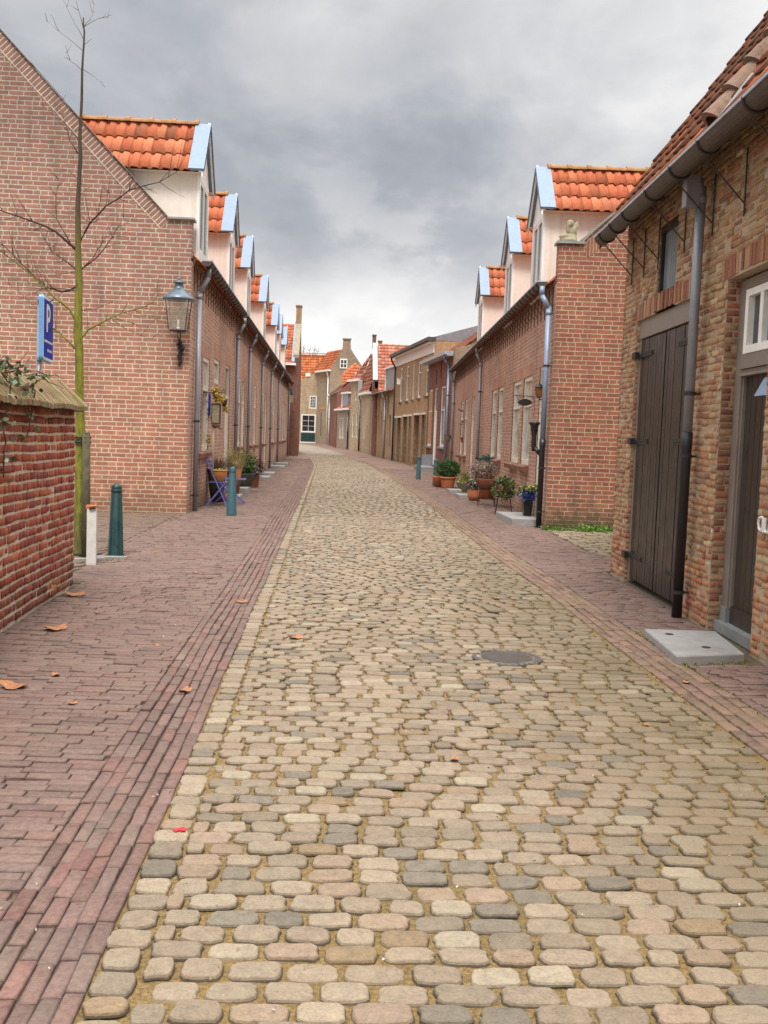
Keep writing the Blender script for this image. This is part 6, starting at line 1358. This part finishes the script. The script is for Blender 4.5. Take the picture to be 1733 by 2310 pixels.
# wall bracket, hanging lantern and yellow foliage on the west front
wb=thing('wall_bracket',(-2.7,21.5,2.4),'scrolled iron bar projecting from the west front','bracket')
mb=MB(); mb.tube([(-2.7,21.5,2.39),(-2.45,21.5,2.405),(-2.22,21.5,2.40)],.008,6); mb.tube([(-2.66+.05*math.cos(a)*(1-a/14),21.5,2.32+.05*math.sin(a)*(1-a/14)) for a in np.linspace(0,10,24)],.006,5); mb.tube([(-2.66+.07*math.cos(a)*(1-a/14),21.5,2.18+.07*math.sin(a)*(1-a/14)) for a in np.linspace(0,10,24)],.006,5); mb.tube([(-2.27+.045*math.cos(a)*(1-a/14),21.5,2.43+.045*math.sin(a)*(1-a/14)) for a in np.linspace(0,10,20)],.005,5); mb.build('scrolls',M['iron'],wb)
hb=thing('hanging_basket',(-2.36,21.5,2.2),'yellow-leaved plant hanging above the square lantern on the west front','plant')
mb=MB(); mb.lathe(-2.27,21.7,[(.03,2.12),(.06,2.16),(.07,2.26)],10); mb.build('basket',M['barkdark'],hb)
leaves('foliage',[tuple(p) for p in np.concatenate([blob((-2.42,21.5,2.40),(.09,.10,.13),170,.2),blob((-2.36,21.5,2.27),(.12,.12,.12),200,.2),blob((-2.24,21.7,2.08),(.06,.07,.10),70,.2),blob((-2.57,21.5,1.92),(.03,.05,.18),60,.2),blob((-2.60,21.9,1.35),(.05,.06,.22),60,.2)])],.055,[(.55,.36,.05),(.62,.44,.10),(.44,.28,.04),(.36,.36,.07)],hb)
hl=thing('square_lantern',(-2.41,21.5,1.74),'square glazed garden lantern hanging on the west front with a blue shutter','lantern')
mb=MB()
for (x,y) in ((-2.495,21.42),(-2.325,21.42),(-2.495,21.58),(-2.325,21.58)): mb.box(x,y,1.95,.014,.014,.42)
mb.box(-2.41,21.5,1.745,.19,.18,.022); mb.box(-2.41,21.5,2.16,.20,.19,.02); mb.build('frame',M['iron'],hl)
mb=MB(); mb.box(-2.41,21.5,1.95,.155,.145,.39); mb.build('glass',plain('dusty_lantern_glass',(.34,.30,.19),.3,14,.25,bump=.1),hl)
mb=MB(); mb.ball(-2.41,21.45,1.69,.09,.07,.04,10,6,jit=.25); mb.tube([(-2.37,21.4,1.68),(-2.27,21.4,1.62)],.015,5); mb.tube([(-2.37,21.4,1.68),(-2.30,21.4,1.70)],.015,5); mb.build('ornament',M['twig'],hl)
mb=MB(); mb.box(-2.555,21.5,2.14,.022,.26,.46); tag(mb.build('shutter_board',M['bluesign']),'narrow bright blue board fixed edge-on behind the square lantern','board')
mb=MB(); mb.tube([(-2.44,21.5,1.66),(-2.46,21.5,1.6),(-2.47,21.6,.75)],.022,8); tag(mb.build('white_pole',M['white'],None,True),'thin white pole beneath the square lantern','pole')
# ================================================================== POTS (east side)
step(3.82,19.62,.60,1.85,.13,'thick grey doorstep holding the black tapered planter'); step(3.93,27.9,.55,1.0,.06,'flat grey slab underneath the stone urn'); step(3.98,30.4,.55,.9,.06,'thin grey slab between urn and box ball')
def FLW(p):
    G_=[tuple(q) for q in blob((3.98,19.6,.60),(.22,.22,.14),420,.3)]
    B_=[tuple(q) for q in blob((3.96,19.46,.54),(.25,.14,.17),420,.1)]
    G_+=[tuple(q) for q in blob((4.02,19.55,.68),(.20,.16,.05),60,.2)]
    leaves('foliage',G_,.07,[(.22,.30,.05),(.12,.20,.05),(.60,.50,.06),(.06,.10,.03)],p)
    o=leaves('flowers',B_,.040,[(.03,.05,.26),(.05,.09,.38),(.02,.02,.10),(.10,.16,.45)],p)
pot('tapered_planter','tall glossy black square planter overflowing with blue and yellow flowers',3.985,19.6,[(.105,.135),(.150,.52),(.165,.60),(.165,.62)],'blackpot',sq=True,leafs=FLW)
def stand(x,y,h,r,label):
    s=thing('wire_stand',(x,y,0),label,'plant stand'); 
    for a in (.6,2.2,3.8,5.3): mb=MB(); mb.tube([(x+r*math.cos(a)*1.12,y+r*math.sin(a)*1.12,0),(x+r*math.cos(a)*.8,y+r*math.sin(a)*.8,h)],.009,5); mb.build('leg',M['barkdark'],s)
    mb=MB(); mb.tube([(x+r*.85*math.cos(a),y+r*.85*math.sin(a),h) for a in np.linspace(0,6.283,17)],.008,5); mb.tube([(x+r*1.0*math.cos(a),y+r*1.0*math.sin(a),h*.42) for a in np.linspace(0,6.283,17)],.006,5); mb.tube([(x-r*.8,y,h),(x+r*.8,y,h)],.006,5); mb.build('ring',M['barkdark'],s)
stand(3.87,21.6,.38,.23,'rusty wire stand carrying the ivy pot'); stand(3.93,24.4,.38,.27,'rusty wire stand under the dry brown hydrangea')
pot('ivy_pot','round pot covered by hanging green ivy on a wire stand',3.86,21.6,[(.10,.385),(.17,.46),(.20,.62),(.20,.66)],'terrad',leafs=lf([tuple(p) for p in np.concatenate([blob((3.86,21.6,.68),(.25,.25,.15),900,.3),blob((3.90,21.5,.52),(.22,.20,.20),600,.7),blob((3.62,21.5,.5),(.07,.1,.12),90,.3)])],.05,[(.06,.10,.035),(.10,.16,.05),(.20,.28,.06),(.03,.05,.02),(.14,.18,.08)]))
pot('hydrangea_pot','dark red pot with dry pinkish brown hydrangea on a wire stand',3.93,24.4,[(.15,.385),(.22,.45),(.28,.62),(.28,.66)],'terrad',leafs=lf([tuple(p) for p in blob((3.85,24.5,.86),(.40,.38,.24),2600,.3)],.045,[(.30,.21,.17),(.38,.28,.22),(.24,.16,.13),(.20,.17,.12),(.42,.33,.27)]))
pot('conifer_pot','terracotta pot with blue-green feathery conifer behind the hydrangea',4.42,27.4,[(.18,.0),(.24,.5),(.26,.70),(.26,.72)],'terra',leafs=lf([tuple(p) for p in blob((4.36,27.4,.98),(.26,.26,.24),1600,.2)],.05,[(.05,.13,.11),(.08,.19,.16),(.04,.09,.08)]))
pot('small_terracotta_pot','small round red terracotta pot with dark twiggy plant in front of the stands',3.90,26.2,[(.13,.0),(.18,.10),(.185,.2),(.17,.25),(.18,.27)],'terra',leafs=lf([tuple(p) for p in blob((3.87,26.2,.40),(.17,.17,.17),420,.3)],.05,[(.03,.04,.02),(.05,.07,.03),(.55,.52,.45),(.02,.02,.015)]))
pot('stone_urn','mossy footed stone urn with yellow-green dwarf shrub',3.95,28.5,[(.15,.03),(.15,.06),(.07,.10),(.07,.13),(.17,.20),(.25,.33),(.27,.36),(.27,.38)],'urn',leafs=lf([tuple(p) for p in np.concatenate([blob((3.95,28.5,.50),(.20,.20,.18),900,.2),blob((3.88,28.4,.40),(.22,.2,.06),260,.2)])],.045,[(.22,.24,.05),(.14,.17,.04),(.34,.30,.10),(.30,.22,.12)]))
pot('box_ball_pot','large terracotta pot with dense dark green clipped box ball',3.90,32.2,[(.19,.0),(.20,.03),(.235,.25),(.25,.31),(.265,.31),(.265,.37)],'terra',leafs=lf([tuple(p) for p in blob((3.91,32.3,.62),(.38,.38,.30),4200,.75)]+[tuple(p) for p in blob((3.91,32.3,.62),(.34,.34,.27),1200,.2)],.045,[(.04,.09,.02),(.06,.13,.03),(.025,.055,.015),(.10,.17,.04)]))
pot('rear_terracotta_pot','terracotta pot half hidden behind the box ball pot',3.70,33.0,[(.16,.0),(.20,.25),(.22,.31),(.23,.35)],'terra',leafs=lf([tuple(p) for p in blob((3.70,33.0,.52),(.22,.22,.22),500,.4)],.04,[(.12,.16,.03),(.06,.10,.03)]))
# hanging figure with pot
hf=thing('hanging_figure',(5.2,38.5,2.6),'weathered wooden bird-like figure hanging above a wire cage on the east wall','ornament')
mb=MB(); mb.tube([(5.30,38.5,2.95),(5.30,38.5,2.6),(5.27,38.5,2.35)],[.06,.13,.09],10); mb.tube([(5.30,38.5,2.62),(5.60,38.5,2.58)],[.09,.02],8); mb.tube([(5.30,38.5,2.66),(5.05,38.5,2.70),(4.95,38.5,2.76)],.025,6); mb.ball(5.24,38.5,2.28,.12,.1,.07,10,6,jit=.1); mb.tube([(5.3,38.5,2.95),(5.30,38.5,3.0)],.05,6); mb.build('figure',M['stake'],hf,True)
mb=MB()
for dx in (-.1,0,.1,.2): mb.tube([(5.1+dx,38.5,2.25),(5.1+dx,38.5,1.75)],.012,5)
mb.tube([(5.0,38.5,2.18),(5.32,38.5,2.18)],.016,5); mb.tube([(5.0,38.5,1.76),(5.32,38.5,1.76)],.016,5); mb.build('cage',M['statue'],hf)
mb=MB(); mb.lathe(5.22,38.5,[(.09,1.47),(.14,1.68),(.15,1.68)],12); mb.build('pot',M['terra'],hf,True)
mb=MB(); mb.box(4.98,50.0,.46,.55,.06,.62,rz=-.2); tag(mb.build('leaning_board',M['pipe']),'grey board leaning against the dark red house beside its step','board')
mb=MB(); mb.box(4.95,51.2,.18,.3,.3,.32); tag(mb.build('doorway_box',M['wooddark']),'small dark box on the ground under the ochre house porch','box') if False else None
# weeds, moss, dead leaves, far trees
wd=leaves('weeds',[tuple(p) for p in np.concatenate([np.stack([rng.normal(4.95,.22,900),rng.normal(17.95,.14,900),np.abs(rng.normal(.03,.035,900))],-1),np.stack([rng.normal(4.25,.16,250),rng.normal(18.12,.07,250),np.abs(rng.normal(.01,.02,250))],-1)])],.045,[(.10,.22,.03),(.16,.30,.04),(.07,.15,.02)]); tag(wd,'bright green weeds at the foot of the east end wall','weeds',kind='stuff')
mp_=[]
for (x0,y0,x1,y1,n,s) in ((2.68,7.0,2.72,8.35,420,.018),(2.66,5.0,2.70,7.0,240,.014),(2.75,7.12,3.2,7.25,90,.012),(3.14,7.0,3.30,8.3,60,.012),(2.3,3.5,2.36,10,260,.05),(-2.9,11.9,-2.45,12.2,160,.05),(-3.0,19.25,-7,19.28,300,.03)):
    t=rng.random(n); mp_+= [(x0+(x1-x0)*a+rng.normal(0,s),y0+(y1-y0)*a+rng.normal(0,s),float(und(x0,y0))+rng.uniform(.0,.008)) for a in t]
tag(leaves('moss',mp_,.016,[(.20,.21,.02),(.28,.26,.03),(.12,.14,.02)]),'low yellow-green moss along the paving joints','moss',kind='stuff')
# yellowish grit between cobbles toward the east gutter
def dry_leaf(x,y,s,label,rot,z=None,stand=False):
    mb=MB(); O=V((x,y,float(und(x,y))+.006 if z is None else z)); n=26; P=[]
    for k in range(n):
        a=2*math.pi*k/n; r=s*(.62+.34*abs(math.sin(2.5*a))**.6*(1 if k%2 else .82)); px,py=r*math.cos(a),r*math.sin(a)*.72
        zz=.35*s*(px/s)**2+.25*s*math.sin(a*2)*.3
        if stand: P.append(O+V((zz+.02,px*math.cos(rot),py+s*.6)))
        else: P.append(O+V((px*math.cos(rot)-py*math.sin(rot),px*math.sin(rot)+py*math.cos(rot),abs(zz)+.004)))
    c=sum(P,V((0,0,0)))/n+V((0,0,-.0 if stand else -.002)); 
    for k in range(n): mb.face([c,P[k],P[(k+1)%n]])
    tag(mb.build('fallen_leaf',M['dryleaf']),label,'leaf','fallen dry leaves on the paving')
for a in ((-2.47,9.08,.085,'curled orange leaf propped upright against the garden wall foot',.3,.06,True),(-2.33,9.41,.12,'flat orange-brown leaf lying by the end of the garden wall',.2),(-2.10,7.88,.11,'broad brown leaf alone on the pavement before the garden wall',.5),(-1.86,6.08,.11,'large orange-brown leaf cut off by the left edge',2.6),(-.77,9.37,.065,'pale orange leaf on the brick gutter strip, farther one',.1),(-.83,6.06,.055,'pinkish crumpled leaf on the brick gutter strip, nearer one',1.),(-.21,7.78,.07,'brown leaf lying on the cobbles left of the manhole',.7),(-1.42,5.71,.035,'tiny star shaped leaf on the pavement bricks',.4),(-1.69,6.37,.04,'small red-brown leaf near the large orange one',2.),(.68,4.86,.035,'small brown leaf amid the middle cobbles',1.2),(-1.45,11.2,.04,'tiny dark leaf out on the pavement past the bollard',.9)): dry_leaf(*a)
mb=MB(); mb.box(-.545,3.91,.003,.05,.022,.014,rz=.7); mb.box(-.53,3.90,.011,.02,.02,.005,rz=.2); tag(mb.build('sweet_wrapper',plain('red_wrapper',(.6,.03,.04),.4,40,.3,bump=.1)),'tiny red and white scrap on the edge cobbles','litter')
# grit scattered on the paving
gp_=[]
for _ in range(900):
    x=rng.uniform(-2.3,3.0); y=rng.uniform(2.6,16)**1; gp_.append((x,y,float(und(x,y))+.006))
tag(leaves('debris',gp_,.011,[(.55,.50,.42),(.30,.2,.12),(.12,.09,.06),(.6,.58,.55),(.4,.18,.08)]),'fine pale grit and crumbs scattered over the paving','debris',kind='stuff')
for i,(x,y,sz,lb) in enumerate(((-2.28,6.9,.05,'small curled leaf close to the garden wall foot between the larger ones'),(-1.95,8.6,.03,'brown leaf crumb behind the broad leaf on the pavement'),(-1.2,7.3,.028,'brown leaf crumb midway between wall and gutter strip'),(1.9,5.6,.03,'brown leaf crumb on the cobbles toward the east gutter'),(2.5,6.6,.035,'brown leaf in the east brick gutter near the slab'),(2.45,9.6,.035,'brown leaf in the east brick gutter below the plank doors'),(-1.6,14.2,.04,'dark leaf on the pavement before the second bollard'),(-2.2,13.1,.035,'dark leaf lying near the first bollard'))): dry_leaf(x,y,sz,lb,i*1.3)
def bare_tree(x,y,z,h,label,n=9,w=1.3):
    t=thing('bare_tree',(x,y,gz(y)),label,'tree','bare treetops beyond the roofs'); mb=MB(); mb.tube([(x,y,gz(y)),(x,y,z)],[.3,.16],8); mb.build('trunk',M['fartwig'],t); mb=MB()
    for k in range(n):
        a=rng.uniform(-1.1,1.1); p=[V((x,y,z-1.2))]
        for i in range(5): p.append(p[-1]+V((math.sin(a)*h*.28*w,rng.normal(0,.2),h*.30+rng.normal(0,.05)))); a*=.75
        mb.tube(p,[.06,.045,.035,.025,.018,.012],5)
        for i in range(1,5):
            for _ in range(6):
                d=V((rng.normal(0,.35),rng.normal(0,.2),rng.uniform(.3,.75)))*h*.28; mb.tube([p[i],p[i]+d*.5+V((rng.normal(0,.04),0,0)),p[i]+d],[.016,.011,.006],4)
    mb.build('crown',M['fartwig'],t)
bare_tree(-3.2,112,9.2,2.3,'leafless treetop rising above the left part of the end roof',12,1.2); bare_tree(-.9,115,9.2,2.0,'smaller leafless treetop near the gabled roof',9,1.1)
